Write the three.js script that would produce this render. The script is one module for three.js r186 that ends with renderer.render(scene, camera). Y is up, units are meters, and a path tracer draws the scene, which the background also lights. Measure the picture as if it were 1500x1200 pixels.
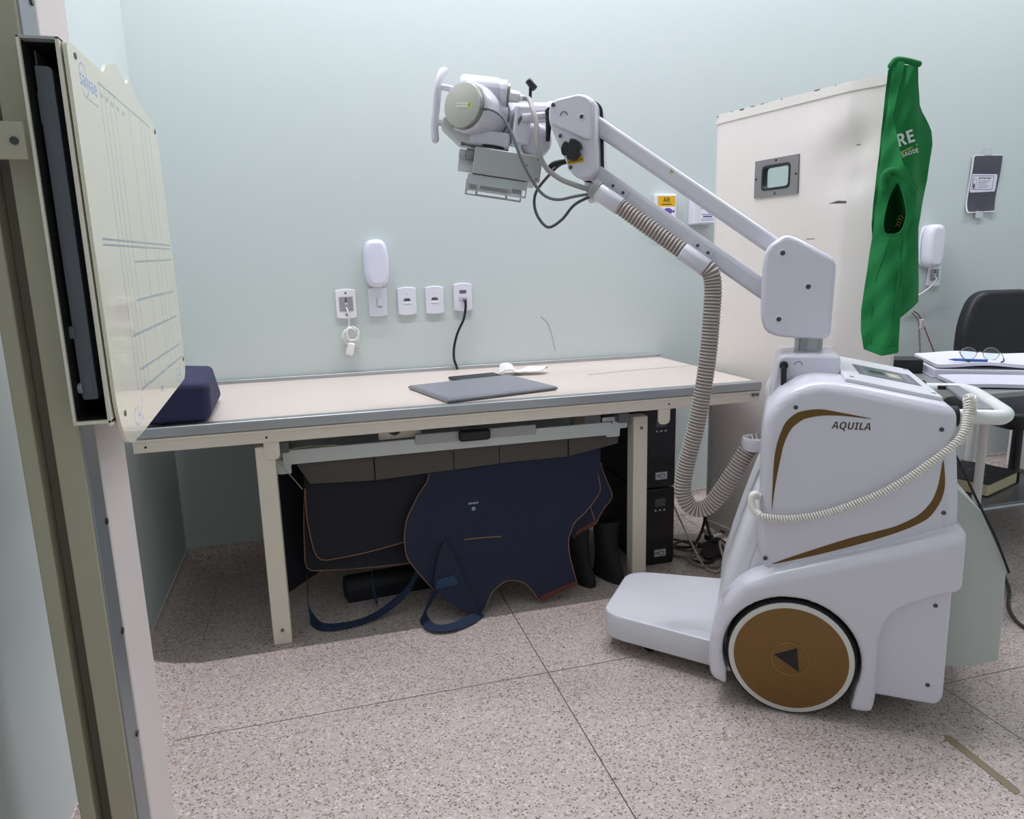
import * as THREE from 'three';
import { RoundedBoxGeometry } from 'three/addons/geometries/RoundedBoxGeometry.js';
import { mergeGeometries, toCreasedNormals } from 'three/addons/utils/BufferGeometryUtils.js';
import { RectAreaLightUniformsLib } from 'three/addons/lights/RectAreaLightUniformsLib.js';
import { FontLoader } from 'three/addons/loaders/FontLoader.js';
import { TextGeometry } from 'three/addons/geometries/TextGeometry.js';

// ------------------------------------------------------------------ camera, light, exposure
const RAD = Math.PI / 180;
const scene = new THREE.Scene();
scene.background = new THREE.Color(0x0b0c0c);
const camera = new THREE.PerspectiveCamera(59.49, 1500 / 1200, 0.02, 40);
camera.position.set(0, 1.205, 3.1);
camera.rotation.order = 'YXZ';
camera.rotation.set(-11.397 * RAD, -15.393 * RAD, -1.457 * RAD);
scene.add(camera);
const renderer = new THREE.WebGLRenderer({ antialias: true });
renderer.toneMapping = THREE.LinearToneMapping;
renderer.toneMappingExposure = 1.1;
renderer.shadowMap.enabled = true;
RectAreaLightUniformsLib.init();
const TUBE_LIGHT = 390, TUBE_COLOR = 0xf6f3ff;
const ROOM = { x0: -0.576, x1: 4.1, z0: 0, z1: 3.6, h: 4.0 };
// battens on the ceiling: [centre x, centre z]
const BATTENS = [[0.06, 0.77], [1.45, 0.77], [3.35, 0.77]];

// ------------------------------------------------------------------ helpers
let seed = 7;
const rnd = () => { seed = (seed * 1664525 + 1013904223) >>> 0; return seed / 4294967296; };
const rr = (a, b) => a + (b - a) * rnd();
const V2 = (p) => new THREE.Vector2(p[0], p[1]);
const V3 = (p) => new THREE.Vector3(p[0], p[1], p[2]);
const taken = {};
function numbered(n) { const k = taken[n] = (taken[n] ?? -1) + 1; return k ? n + '_' + String(k).padStart(3, '0') : n; }
function finish(o) { o.castShadow = true; o.receiveShadow = true; return o; }
function thing(name, label, category, pos = [0, 0, 0], turn = 0, group) {
  const o = new THREE.Group(); o.name = numbered(name); o.position.set(...pos); o.rotation.y = turn;
  o.userData = { label, category }; if (group) o.userData.group = group; scene.add(o); return o;
}
function single(name, label, category, geo, mat, pos = [0, 0, 0], turn = 0, group) {
  const o = finish(new THREE.Mesh(geo, mat)); o.name = numbered(name); o.position.set(...pos); o.rotation.y = turn;
  o.userData = { label, category }; if (group) o.userData.group = group; scene.add(o); return o;
}
function part(parent, name, geo, mat, pos, rot) {
  const m = finish(new THREE.Mesh(geo, mat)); m.name = name;
  if (pos) m.position.set(...pos); if (rot) m.rotation.set(...rot);
  parent.add(m); return m;
}
function partGroup(parent, name, pos, rot) { const g = new THREE.Group(); g.name = name; if (pos) g.position.set(...pos); if (rot) g.rotation.set(...rot); parent.add(g); return g; }
function structure(name, geo, mat, pos) { const m = finish(new THREE.Mesh(geo, mat)); m.name = name; if (pos) m.position.set(...pos); m.userData = { kind: 'structure' }; scene.add(m); return m; }
const box = (w, h, d, x = 0, y = 0, z = 0) => new THREE.BoxGeometry(w, h, d).translate(x, y, z);
const rbox = (w, h, d, r = 0.005, x = 0, y = 0, z = 0, s = 2) => new RoundedBoxGeometry(w, h, d, s, Math.min(r, w / 2.01, h / 2.01, d / 2.01)).translate(x, y, z);
// box between corners, rounded
const bbox = (a, b, r = 0.003) => rbox(Math.abs(b[0] - a[0]), Math.abs(b[1] - a[1]), Math.abs(b[2] - a[2]), r, (a[0] + b[0]) / 2, (a[1] + b[1]) / 2, (a[2] + b[2]) / 2);
// cylinder from point a to point b, with rounded rims
function rod(a, b, r, r2 = r, seg = 28, bev = 0) {
  const A = V3(a), B = V3(b), d = B.clone().sub(A), L = d.length();
  let g;
  if (bev > 0) g = new THREE.LatheGeometry([[0, 0], [r - bev, 0], [r - bev * 0.3, bev * 0.3], [r, bev], [r2, L - bev], [r2 - bev * 0.3, L - bev * 0.3], [r2 - bev, L], [0, L]].map(V2), seg);
  else g = new THREE.CylinderGeometry(r2, r, L, seg).translate(0, L / 2, 0);
  if (bev > 0) g = toCreasedNormals(g, 0.9);
  const q = new THREE.Quaternion().setFromUnitVectors(new THREE.Vector3(0, 1, 0), d.normalize());
  return g.applyQuaternion(q).translate(...a);
}
const curve = (pts, closed = false, t = 0.5) => new THREE.CatmullRomCurve3(pts.map(V3), closed, 'catmullrom', t);
function tube(pts, r, n = 60, seg = 10, closed = false, t = 0.5) {
  const c = curve(pts, closed, t);
  const g = new THREE.TubeGeometry(c, n, r, seg, closed);
  if (closed) return g;
  const gs = [g.toNonIndexed()];
  for (const e of [0, 1]) { const s = new THREE.SphereGeometry(r, seg, 6).translate(...c.getPoint(e).toArray()); gs.push(s.toNonIndexed()); }
  return mergeGeometries(gs);
}
function shapeOf(pts, holes = []) { const s = new THREE.Shape(pts.map(V2)); for (const h of holes) s.holes.push(new THREE.Path(h.map(V2))); return s; }
// rounded polygon: every corner cut with an arc of radius r (or its own third entry)
function roundPoly(pts, r = 0.01, n = 5) {
  const out = [], N = pts.length;
  for (let i = 0; i < N; i++) {
    const p = V2(pts[i]), a = V2(pts[(i + N - 1) % N]), b = V2(pts[(i + 1) % N]);
    const rad = pts[i][2] ?? r;
    const d1 = a.clone().sub(p), d2 = b.clone().sub(p), k = Math.min(rad, d1.length() * 0.48, d2.length() * 0.48);
    if (k < 1e-4) { out.push([p.x, p.y]); continue; }
    const s = p.clone().add(d1.setLength(k)), e = p.clone().add(d2.setLength(k));
    for (let j = 0; j <= n; j++) { const t = j / n; out.push([(1 - t) ** 2 * s.x + 2 * t * (1 - t) * p.x + t * t * e.x, (1 - t) ** 2 * s.y + 2 * t * (1 - t) * p.y + t * t * e.y]); }
  }
  return out;
}
// solid with profile pts in x, y and its front face at z1, back at z0
function slab(pts, z0, z1, bev = 0.004, holes = [], seg = 3, crease = 0.7) {
  const b = Math.min(bev, (z1 - z0) / 2.01);
  const g = new THREE.ExtrudeGeometry(shapeOf(pts, holes), { depth: z1 - z0 - 2 * b, bevelEnabled: b > 0, bevelThickness: b, bevelSize: b, bevelOffset: -b, bevelSegments: seg, curveSegments: 16 });
  const c = toCreasedNormals(g.translate(0, 0, z0 + b), crease), p = c.attributes.position, q = c.attributes.normal, A = new THREE.Vector3(), B = new THREE.Vector3(), D = new THREE.Vector3();
  for (let i = 0; i < p.count; i += 3) {      // flat caps, with the bevel running into them smoothly
    A.fromBufferAttribute(p, i); B.fromBufferAttribute(p, i + 1).sub(A); D.fromBufferAttribute(p, i + 2).sub(A); B.cross(D).normalize();
    const cap = Math.abs(B.z) > 0.999;
    for (let k = i; k < i + 3; k++) { const z = p.getZ(k), end = z > z1 - 1e-6 ? 1 : z < z0 + 1e-6 ? -1 : 0; if (cap || (end && seg > 3 && Math.abs(B.z) > 0.3)) q.setXYZ(k, 0, 0, cap ? Math.sign(B.z) : end); }
  }
  return c;
}
const circlePts = (cx, cy, r, n = 28, a0 = 0, a1 = Math.PI * 2) => Array.from({ length: n }, (_, i) => { const t = a0 + (a1 - a0) * i / (a1 - a0 < 6.28 ? n - 1 : n); return [cx + r * Math.cos(t), cy + r * Math.sin(t)]; });
// cloth or sheet metal: outline in x, y; disp gives z; real thickness
function sheet(outline, { holes = [], cell = 0.01, disp = () => 0, thick = 0.003, uv = null } = {}) {
  const polys = [outline, ...holes];
  let x0 = 1e9, y0 = 1e9, x1 = -1e9, y1 = -1e9;
  for (const [x, y] of outline) { x0 = Math.min(x0, x); x1 = Math.max(x1, x); y0 = Math.min(y0, y); y1 = Math.max(y1, y); }
  const inside = (x, y) => { let c = false; for (const P of polys) for (let i = 0, j = P.length - 1; i < P.length; j = i++) { const a = P[i], b = P[j]; if ((a[1] > y) !== (b[1] > y) && x < (b[0] - a[0]) * (y - a[1]) / (b[1] - a[1]) + a[0]) c = !c; } return c; };
  const sdf = (x, y) => { let d = 1e9; for (const P of polys) for (let i = 0, j = P.length - 1; i < P.length; j = i++) { const a = P[i], b = P[j], vx = b[0] - a[0], vy = b[1] - a[1]; const t = Math.max(0, Math.min(1, ((x - a[0]) * vx + (y - a[1]) * vy) / (vx * vx + vy * vy + 1e-12))); d = Math.min(d, Math.hypot(x - a[0] - t * vx, y - a[1] - t * vy)); } return inside(x, y) ? d : -d; };
  const gx0 = x0 - cell * 0.37, gy0 = y0 - cell * 0.41;
  const nx = Math.ceil((x1 - gx0) / cell) + 1, ny = Math.ceil((y1 - gy0) / cell) + 1;
  const S = []; for (let j = 0; j <= ny; j++) for (let i = 0; i <= nx; i++) S.push(sdf(gx0 + i * cell, gy0 + j * cell));
  const P = [], key = new Map(), tri = [];
  const vert = (x, y) => { const k = Math.round(x * 2e5) + ':' + Math.round(y * 2e5); let v = key.get(k); if (v === undefined) { v = P.length; P.push([x, y]); key.set(k, v); } return v; };
  for (let j = 0; j < ny; j++) for (let i = 0; i < nx; i++) {
    const c = [[i, j], [i + 1, j], [i + 1, j + 1], [i, j + 1]], poly = [];
    for (let k = 0; k < 4; k++) {
      const [ai, aj] = c[k], [bi, bj] = c[(k + 1) % 4], sa = S[aj * (nx + 1) + ai], sb = S[bj * (nx + 1) + bi];
      if (sa > 0) poly.push(vert(gx0 + ai * cell, gy0 + aj * cell));
      if ((sa > 0) !== (sb > 0)) { const t = sa / (sa - sb); poly.push(vert(gx0 + (ai + (bi - ai) * t) * cell, gy0 + (aj + (bj - aj) * t) * cell)); }
    }
    for (let k = 1; k + 1 < poly.length; k++) if (poly[0] !== poly[k] && poly[k] !== poly[k + 1] && poly[0] !== poly[k + 1]) tri.push([poly[0], poly[k], poly[k + 1]]);
  }
  const n = P.length, pos = [], uvs = [], idx = [];
  for (const s of [0.5, -0.5]) for (const [x, y] of P) { pos.push(x, y, disp(x, y) + s * thick); uvs.push(...(uv ? uv(x, y) : [x, y])); }
  const edges = new Map();
  for (const [a, b, c] of tri) {
    idx.push(a, b, c, n + a, n + c, n + b);
    for (const [p, q] of [[a, b], [b, c], [c, a]]) { const k = q + '_' + p; if (edges.has(k)) edges.delete(k); else edges.set(p + '_' + q, [p, q]); }
  }
  const rim = [], rimMap = new Map();
  const rv = (i, s) => { const k = i + '/' + s; let v = rimMap.get(k); if (v === undefined) { v = pos.length / 3; const o = (i + (s ? n : 0)) * 3; pos.push(pos[o], pos[o + 1], pos[o + 2]); uvs.push(uvs[2 * i], uvs[2 * i + 1]); rimMap.set(k, v); } return v; };
  for (const [p, q] of edges.values()) { const a = rv(p, 0), b = rv(q, 0), c = rv(q, 1), d = rv(p, 1); rim.push(a, d, c, a, c, b); }
  const g = new THREE.BufferGeometry();
  g.setAttribute('position', new THREE.Float32BufferAttribute(pos, 3)); g.setAttribute('uv', new THREE.Float32BufferAttribute(uvs, 2));
  g.setIndex([...idx, ...rim]); g.computeVertexNormals(); return g;
}
// ribbed or plain hose: radius given along the path
function sweep(pts, rad, n, seg = 18, t = 0.5) {
  const c = curve(pts, false, t), L = c.getLength(), fr = c.computeFrenetFrames(n, false), pos = [], nor = [], idx = [], uvs = [];
  for (let i = 0; i <= n; i++) {
    const u = i / n, p = c.getPointAt(u), r = rad(u * L, u);
    for (let k = 0; k <= seg; k++) { const a = k / seg * Math.PI * 2, d = fr.normals[i].clone().multiplyScalar(Math.cos(a)).addScaledVector(fr.binormals[i], Math.sin(a)); pos.push(p.x + d.x * r, p.y + d.y * r, p.z + d.z * r); nor.push(d.x, d.y, d.z); uvs.push(k / seg * 0.15, u * L); }
  }
  for (let i = 0; i < n; i++) for (let k = 0; k < seg; k++) { const a = i * (seg + 1) + k, b = a + seg + 1; idx.push(a, a + 1, b, b, a + 1, b + 1); }
  const g = new THREE.BufferGeometry(); g.setAttribute('position', new THREE.Float32BufferAttribute(pos, 3)); g.setAttribute('uv', new THREE.Float32BufferAttribute(uvs, 2)); g.setIndex(idx); g.computeVertexNormals(); return g;
}
// helix wound round a path
function coil(pts, R, r, pitch, seg = 6, per = 12) {
  const c = curve(pts), L = c.getLength(), turns = Math.round(L / pitch), n = turns * per, fr = c.computeFrenetFrames(n, false), out = [];
  for (let i = 0; i <= n; i++) { const p = c.getPointAt(i / n), a = i / per * Math.PI * 2; out.push(p.addScaledVector(fr.normals[i], Math.cos(a) * R).addScaledVector(fr.binormals[i], Math.sin(a) * R)); }
  class H extends THREE.Curve { getPoint(t, o = new THREE.Vector3()) { const f = t * n, i = Math.min(n - 1, Math.floor(f)); return o.copy(out[i]).lerp(out[i + 1], f - i); } getPointAt(t, o) { return this.getPoint(t, o); } }
  return new THREE.TubeGeometry(new H(), n, r, seg, false);
}
function canvasTex(w, h, draw) { const c = document.createElement('canvas'); c.width = w; c.height = h; draw(c.getContext('2d'), w, h); const t = new THREE.CanvasTexture(c); t.colorSpace = THREE.SRGBColorSpace; t.magFilter = THREE.LinearFilter; t.anisotropy = 8; return t; }
function noiseTex(n, fn) { const d = new Uint8Array(n * n * 4); for (let y = 0; y < n; y++) for (let x = 0; x < n; x++) { const v = fn(x, y); d.set([v, v, v, 255], (y * n + x) * 4); } const t = new THREE.DataTexture(d, n, n); t.wrapS = t.wrapT = THREE.RepeatWrapping; t.magFilter = THREE.LinearFilter; t.minFilter = THREE.LinearFilter; t.needsUpdate = true; return t; }
const M = (color, roughness = 0.5, metalness = 0, extra = {}) => new THREE.MeshPhysicalMaterial({ color, roughness, metalness, ...extra });
const font = await new FontLoader().loadAsync('fonts/droid/droid_sans_bold.typeface.json');
const letters = (text, size, depth = 0.0008) => new TextGeometry(text, { font, size, depth, curveSegments: 4, bevelEnabled: false });

// ------------------------------------------------------------------ materials
const lat = (n, seedv) => { const g = Array.from({ length: n * n }, () => 0); let s = seedv; for (let i = 0; i < n * n; i++) { s = (s * 1664525 + 1013904223) >>> 0; g[i] = s / 4294967296; } return (x, y) => { const xi = Math.floor(x), yi = Math.floor(y), fx = x - xi, fy = y - yi, w = (i, j) => g[((j % n + n) % n) * n + (i % n + n) % n], sx = fx * fx * (3 - 2 * fx), sy = fy * fy * (3 - 2 * fy); return (w(xi, yi) * (1 - sx) + w(xi + 1, yi) * sx) * (1 - sy) + (w(xi, yi + 1) * (1 - sx) + w(xi + 1, yi + 1) * sx) * sy; }; };
const n16 = lat(16, 11), n64 = lat(64, 23);
const wallBump = noiseTex(256, (x, y) => 128 + 60 * (n64(x / 4, y / 4) - 0.5) + 60 * (n16(x / 16, y / 16) - 0.5));
wallBump.repeat.set(2, 2);
const wallMat = M(0xcad4d1, 0.55, 0, { bumpMap: wallBump, bumpScale: 0.0004 });
const terrazzo = canvasTex(1024, 1024, (c, w, h) => {
  c.fillStyle = '#c4bab4'; c.fillRect(0, 0, w, h);
  const chip = (col, n, a, b) => { for (let i = 0; i < n; i++) { c.fillStyle = col[Math.floor(rnd() * col.length)]; const x = rnd() * w, y = rnd() * h, r = rr(a, b), k = 4 + Math.floor(rnd() * 3), t0 = rnd() * 6; for (const [ox, oy] of [[0, 0], [x < 12 ? w : x > w - 12 ? -w : 0, 0]]) { c.beginPath(); for (let j = 0; j < k; j++) { const t = t0 + j / k * 6.283, q = r * rr(0.6, 1.25); c[j ? 'lineTo' : 'moveTo'](x + ox + Math.cos(t) * q, y + oy + Math.sin(t) * q * 0.8); } c.fill(); } } };
  chip(['#d2c8c3', '#d9d0cb', '#b8adA7', '#cbbeb6', '#b8a9a1'], 15000, 2, 5);
  chip(['#e0d9d6', '#e8e3e0'], 2800, 1.2, 3.2);
  chip(['#877a72', '#75685f', '#978a80', '#8a7668'], 7000, 1.2, 3.4);
  chip(['#4d4440', '#5c4f46', '#443e3c', '#54494a'], 5600, 0.9, 2.5);
});
terrazzo.wrapS = terrazzo.wrapT = THREE.RepeatWrapping; terrazzo.repeat.set(1 / 1.04, 1 / 1.04);
const floorMat = M(0xfffaf8, 0.48, 0, { map: terrazzo });
const coveMat = floorMat;
const jointMat = M(0x8a7e76, 0.8);
const ceilMat = M(0xe9ece9, 0.8);
const white = M(0xdcd9e3, 0.28, 0, { clearcoat: 0.4, clearcoatRoughness: 0.15 });
const whiteSoft = M(0xe6e6ea, 0.45);
const chassis = M(0xdcdde2, 0.38);
const boxGrey = M(0xc2c8c3, 0.4);
const tan = M(0x7d5826, 0.42, 0.1);
const gold = M(0x6a4d1a, 0.4, 0.2);
const black = M(0x15151a, 0.42);
const blackSoft = M(0x1b1b20, 0.65);
const rubber = M(0x141417, 0.75);
const steel = M(0xa9abad, 0.22, 1);
const alu = M(0xb4b6b8, 0.38, 0.9);
const aluWorn = M(0xcfd3cf, 0.5, 0.25);
const greyPaint = M(0xb2b3b2, 0.45, 0.1);
const greyDark = M(0x6d6f73, 0.5, 0.2);
const cream = M(0xebe1d0, 0.42);
const standPaint = M(0xb3ab94, 0.45);
const creamPink = M(0xe2d8d4, 0.5);
const screwMat = M(0x77787a, 0.3, 0.9);
const plasticWhite = M(0xe4e4ee, 0.4);
const cordWhite = M(0xe8e4da, 0.5);
const navyTex = noiseTex(128, (x, y) => 128 + 50 * (((x ^ y) & 1) - 0.5) + 70 * (n64(x / 2, y / 2) - 0.5));
const clothBump = { bumpMap: navyTex, bumpScale: 0.0008 };
navyTex.repeat.set(14, 14);
const navy = M(0x17203a, 0.72, 0, clothBump);
const navyDark = M(0x12141f, 0.75, 0, clothBump);
const strapBlue = M(0x27405f, 0.8);
const strapNavy = M(0x1b2c48, 0.8);
const piping = M(0x9a6f52, 0.7);
const redTrim = M(0x5f3024, 0.75);
const liningGrey = M(0x58514c, 0.8, 0, clothBump);
const green = M(0x0f7a3b, 0.85, 0, { bumpMap: navyTex, bumpScale: 0.001, sheen: 0.2, sheenColor: new THREE.Color(0x4aa06a) });
const glass = M(0xf4fbfa, 0.02, 0, { transmission: 1, thickness: 0, ior: 1.5 });

// ------------------------------------------------------------------ the room
const { x0: RX0, x1: RX1, z0: RZ0, z1: RZ1, h: RH } = ROOM;
const metreUV = (g) => { const p = g.attributes.position, n = g.attributes.normal, u = []; for (let i = 0; i < p.count; i++) { const ax = Math.abs(n.getX(i)), ay = Math.abs(n.getY(i)); u.push(...(ay > 0.7 ? [p.getX(i), p.getZ(i)] : ax > 0.7 ? [p.getZ(i), p.getY(i)] : [p.getX(i), p.getY(i)])); } g.setAttribute('uv', new THREE.Float32BufferAttribute(u, 2)); return g; };
const floor = structure('floor', box(RX1 - RX0 + 0.4, 0.1, RZ1 + 0.4, (RX0 + RX1) / 2, -0.055, RZ1 / 2), jointMat);
{
  const xs = [-1.475, -0.435, 0.605, 1.645, 2.685, 3.725, 4.765], tile = 1.04;
  for (let i = 0; i < xs.length - 1; i++) {
    const a = Math.max(xs[i], RX0), b = Math.min(xs[i + 1], RX1); if (b - a < 0.02) continue;
    let z = (i >= 3 ? 1.64 : 1.235) - 2 * tile;
    for (; z < RZ1; z += tile) {
      const c = Math.max(z, 0), d = Math.min(z + tile, RZ1); if (d - c < 0.02) continue;
      const g = metreUV(box(b - a - 0.0035, 0.012, d - c - 0.0035, (a + b) / 2, -0.006, (c + d) / 2));
      const uv = g.attributes.uv, ox = rnd() * 3, oz = rnd() * 3; for (let k = 0; k < uv.count; k++) uv.setXY(k, uv.getX(k) + ox, uv.getY(k) + oz);
      part(floor, 'floor_panel', g, floorMat);
    }
  }
}
structure('wall_back', metreUV(box(RX1 - RX0 + 0.4, RH + 0.1, 0.1, (RX0 + RX1) / 2, RH / 2, -0.05)), wallMat);
structure('wall_left', metreUV(box(0.1, RH + 0.1, RZ1 + 0.2, RX0 - 0.05, RH / 2, RZ1 / 2)), wallMat);
structure('wall_right', metreUV(box(0.1, RH + 0.1, RZ1 + 0.2, RX1 + 0.05, RH / 2, RZ1 / 2)), wallMat);
structure('wall_front', metreUV(box(RX1 - RX0 + 0.4, RH + 0.1, 0.1, (RX0 + RX1) / 2, RH / 2, RZ1 + 0.05)), wallMat);
structure('ceiling', box(RX1 - RX0 + 0.4, 0.1, RZ1 + 0.4, (RX0 + RX1) / 2, RH + 0.05, RZ1 / 2), ceilMat);
// coved terrazzo skirting: profile across the wall, swept along it
function cove(len, h = 0.072, w = 0.145) {
  const pts = [[0, 0], [w, 0], [w, 0.004]];
  for (let i = 0; i <= 8; i++) { const t = i / 8; pts.push([w * (1 - t) ** 2.4 * 0.97 + 0.006 * t, 0.004 + (h - 0.004) * t ** 1.3]); }
  pts.push([0, h]);
  const g = new THREE.ExtrudeGeometry(shapeOf(pts), { depth: len, bevelEnabled: false, steps: 1 });
  return toCreasedNormals(g, 0.6);
}
{
  const L = RX1 - RX0 - 0.02;
  structure('baseboard_back', metreUV(cove(L).rotateY(-Math.PI / 2).translate(L, 0, 0)), coveMat, [RX0 + 0.01, 0, 0]);
  structure('baseboard_left', metreUV(cove(RZ1 - 0.02)), coveMat, [RX0, 0, 0.01]);
}
// ceiling battens: each a housing with one glowing tube
for (const [i, [bx, bz]] of BATTENS.entries()) {
  const label = ['white ceiling batten lamp with one tube above the left half of the table', 'white ceiling batten lamp with one tube above the right end of the table', 'white ceiling batten lamp with one tube above the side table'][i];
  const b = thing('batten_lamp', label, 'lamp', [bx, RH, bz], 0, 'ceiling battens');
  part(b, 'housing', bbox([-0.62, -0.04, -0.035], [0.62, 0, 0.035], 0.006), whiteSoft);
  for (const s of [-1, 1]) part(b, 'lamp_holder', bbox([s * 0.6, -0.085, -0.016], [s * 0.625, -0.035, 0.016], 0.004), whiteSoft);
  part(b, 'tube', rod([-0.6, -0.07, 0], [0.6, -0.07, 0], 0.0135, 0.0135, 16), M(0xffffff, 0.5, 0, { emissive: TUBE_COLOR, emissiveIntensity: 12 }));
  const l = new THREE.RectAreaLight(TUBE_COLOR, TUBE_LIGHT * (i === 2 ? 0.66 : 1), 1.2, 0.027);
  l.name = 'tube_light'; l.position.set(0, -0.09, 0); l.rotation.x = -Math.PI / 2; b.add(l);
}

// ------------------------------------------------------------------ radiography table
{
  const t = thing('radiography_table', 'long cream radiography table with steel edge trim against the back wall', 'table');
  const ZF = 0.812, X0 = -0.52, X1 = 1.585, TOP = 0.759;
  const topTex = canvasTex(1024, 512, (c, w, h) => { c.fillStyle = '#d6cabf'; c.fillRect(0, 0, w, h); for (let i = 0; i < 500; i++) { c.fillStyle = `rgba(${150 + rnd() * 60 | 0},${130 + rnd() * 50 | 0},${110 + rnd() * 40 | 0},${rr(0.02, 0.09)})`; c.beginPath(); c.ellipse(rnd() * w, rnd() * h, rr(1, 9), rr(1, 4), rnd() * 3, 0, 7); c.fill(); } c.strokeStyle = 'rgba(120,105,90,.16)'; for (let i = 0; i < 60; i++) { c.beginPath(); const x = rnd() * w, y = rnd() * h; c.moveTo(x, y); c.lineTo(x + rr(-40, 40), y + rr(-8, 8)); c.stroke(); } });
  const topGeo = (a, b, c, d) => { const g = bbox([a, TOP - 0.022, c], [b, TOP, d], 0.002), p = g.attributes.position, u = []; for (let i = 0; i < p.count; i++) u.push((p.getX(i) - X0) / 2.1, p.getZ(i) / 0.85); g.setAttribute('uv', new THREE.Float32BufferAttribute(u, 2)); return g; };
  const topMat = M(0xffffff, 0.33, 0, { map: topTex });
  part(t, 'tabletop', topGeo(X0 + 0.004, X1 - 0.004, 0.018, ZF - 0.018), topMat);
  part(t, 'top_seam', tube([[1.07, TOP, 0.4], [1.25, TOP, 0.372], [1.45, TOP, 0.352], [1.58, TOP, 0.335]], 0.0012, 20, 6), M(0x8d8274, 0.8));
  part(t, 'edge_trim', bbox([X0, TOP - 0.03, ZF - 0.022], [X1, TOP + 0.0015, ZF + 0.019], 0.004), alu);
  part(t, 'edge_trim', bbox([X0, TOP - 0.033, 0.004], [X1, TOP + 0.016, 0.022], 0.003), alu);
  part(t, 'edge_trim', bbox([X1 - 0.006, TOP - 0.033, 0.024], [X1 + 0.006, TOP + 0.0015, ZF - 0.006], 0.003), alu);
  part(t, 'edge_trim', bbox([X0 - 0.006, TOP - 0.033, 0.024], [X0 + 0.006, TOP + 0.0015, ZF - 0.006], 0.003), alu);
  // front rail is a C profile: face, upper lip
  const rail = (z, s) => mergeGeometries([bbox([X0 - 0.015, 0.685, z - 0.012], [X1 - 0.003, 0.722, z + 0.012], 0.004), bbox([X0 - 0.015, 0.717, z - 0.012], [X1 - 0.003, 0.7275, z + 0.012 + s * 0.005], 0.004)]);
  part(t, 'side_rail', rail(ZF, 1), cream);
  part(t, 'side_rail', rail(0.035, -0.2), cream);
  part(t, 'end_rail', bbox([X1 - 0.03, 0.687, 0.05], [X1 - 0.006, 0.728, ZF - 0.015], 0.004), cream);
  part(t, 'end_rail', bbox([X0 - 0.012, 0.687, 0.05], [X0 + 0.012, 0.728, ZF - 0.015], 0.004), cream);
  for (const dx of [0, 0.017]) part(t, 'bolt', rod([X1 - 0.033 + dx, 0.712, ZF + 0.01], [X1 - 0.033 + dx, 0.712, ZF + 0.019], 0.0055, 0.006, 12, 0.001), screwMat);
  for (const x of [-0.16, 1.21, -0.5]) part(t, 'rail_screw', rod([x, 0.703, ZF + 0.008], [x, 0.703, ZF + 0.0135], 0.0035, 0.0035, 10), black);
  // legs: square tubes
  for (const [x, z] of [[-0.17, ZF - 0.028], [1.147, 0.7], [-0.17, 0.07], [1.147, 0.07]]) {
    const front = z > 0.5;
    const leg = part(t, 'leg', bbox([x - 0.029, 0, z - 0.028], [x + 0.029, front ? (x > 0 ? 0.645 : 0.67) : 0.67, z + 0.028], 0.005), cream);
    if (front) part(leg, 'leg_screw', rod([x + 0.002, x > 0 ? 0.6 : 0.052, z + 0.027], [x + 0.002, x > 0 ? 0.6 : 0.052, z + 0.031], 0.006, 0.006, 12), screwMat);
  }
  // rounded hanger tongues below the rail
  for (const x of [-0.145, 1.2]) part(t, 'hanger_tab', slab(roundPoly([[x - 0.027, 0.7], [x - 0.027, 0.628, 0.02], [x + 0.02, 0.628, 0.02], [x + 0.02, 0.7]], 0.002), ZF - 0.004, ZF + 0.004, 0.002), cream);
  // film tray gear below the top
  part(t, 'tray_rail', bbox([-0.125, 0.582, 0.712], [1.035, 0.632, 0.72], 0.003), aluWorn);
  part(t, 'tray_rail', bbox([-0.125, 0.582, 0.2], [1.035, 0.632, 0.208], 0.003), aluWorn);
  part(t, 'rail_stiffener', bbox([0.31, 0.612, 0.72], [0.74, 0.648, 0.727], 0.003), greyPaint);
  for (const [a, b, y0, y1] of [[-0.16, -0.07, 0.55, 0.63], [1.0, 1.1, 0.572, 0.648]]) part(t, 'rail_bracket', slab(roundPoly([[a, y0 + 0.02], [a + 0.02, y0], [b - 0.03, y0], [b - 0.03, y0 + 0.03], [b, y0 + 0.03], [b, y1], [a, y1]], 0.005), 0.706, 0.712, 0.0015, [circlePts(a + 0.035, y0 + 0.055, 0.006, 12)]), aluWorn);
  part(t, 'carriage_plate', slab(roundPoly([[0.19, 0.632], [0.335, 0.632], [0.335, 0.7], [0.19, 0.7]], 0.003), 0.69, 0.696, 0.0015, [circlePts(0.245, 0.668, 0.023, 20)]), cream);
  part(t, 'carriage_box', bbox([0.36, 0.645, 0.3], [0.8, 0.705, 0.66], 0.006), greyDark);
  part(t, 'tray_handle', bbox([0.458, 0.612, 0.722], [0.57, 0.652, 0.752], 0.012), black);
  part(t, 'cross_bar', bbox([-0.14, 0.63, 0.09], [-0.1, 0.668, 0.75], 0.003), greyDark);
  part(t, 'cross_bar', bbox([1.05, 0.63, 0.09], [1.09, 0.668, 0.75], 0.003), greyDark);
  part(t, 'loose_wire', tube([[-0.13, 0.6, 0.725], [-0.14, 0.604, 0.74], [-0.1, 0.55, 0.75], [-0.07, 0.505, 0.752]], 0.0014, 24, 6), M(0xb0a48a, 0.6));
  part(t, 'loose_wire', tube([[-0.135, 0.6, 0.725], [-0.12, 0.635, 0.745], [-0.05, 0.645, 0.75], [0.05, 0.64, 0.74]], 0.0014, 24, 6), M(0xb0a48a, 0.6));
  part(t, 'hanging_rod', rod([-0.14, 0.57, 0.64], [1.09, 0.57, 0.64], 0.008, 0.008, 12), steel);
}

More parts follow.
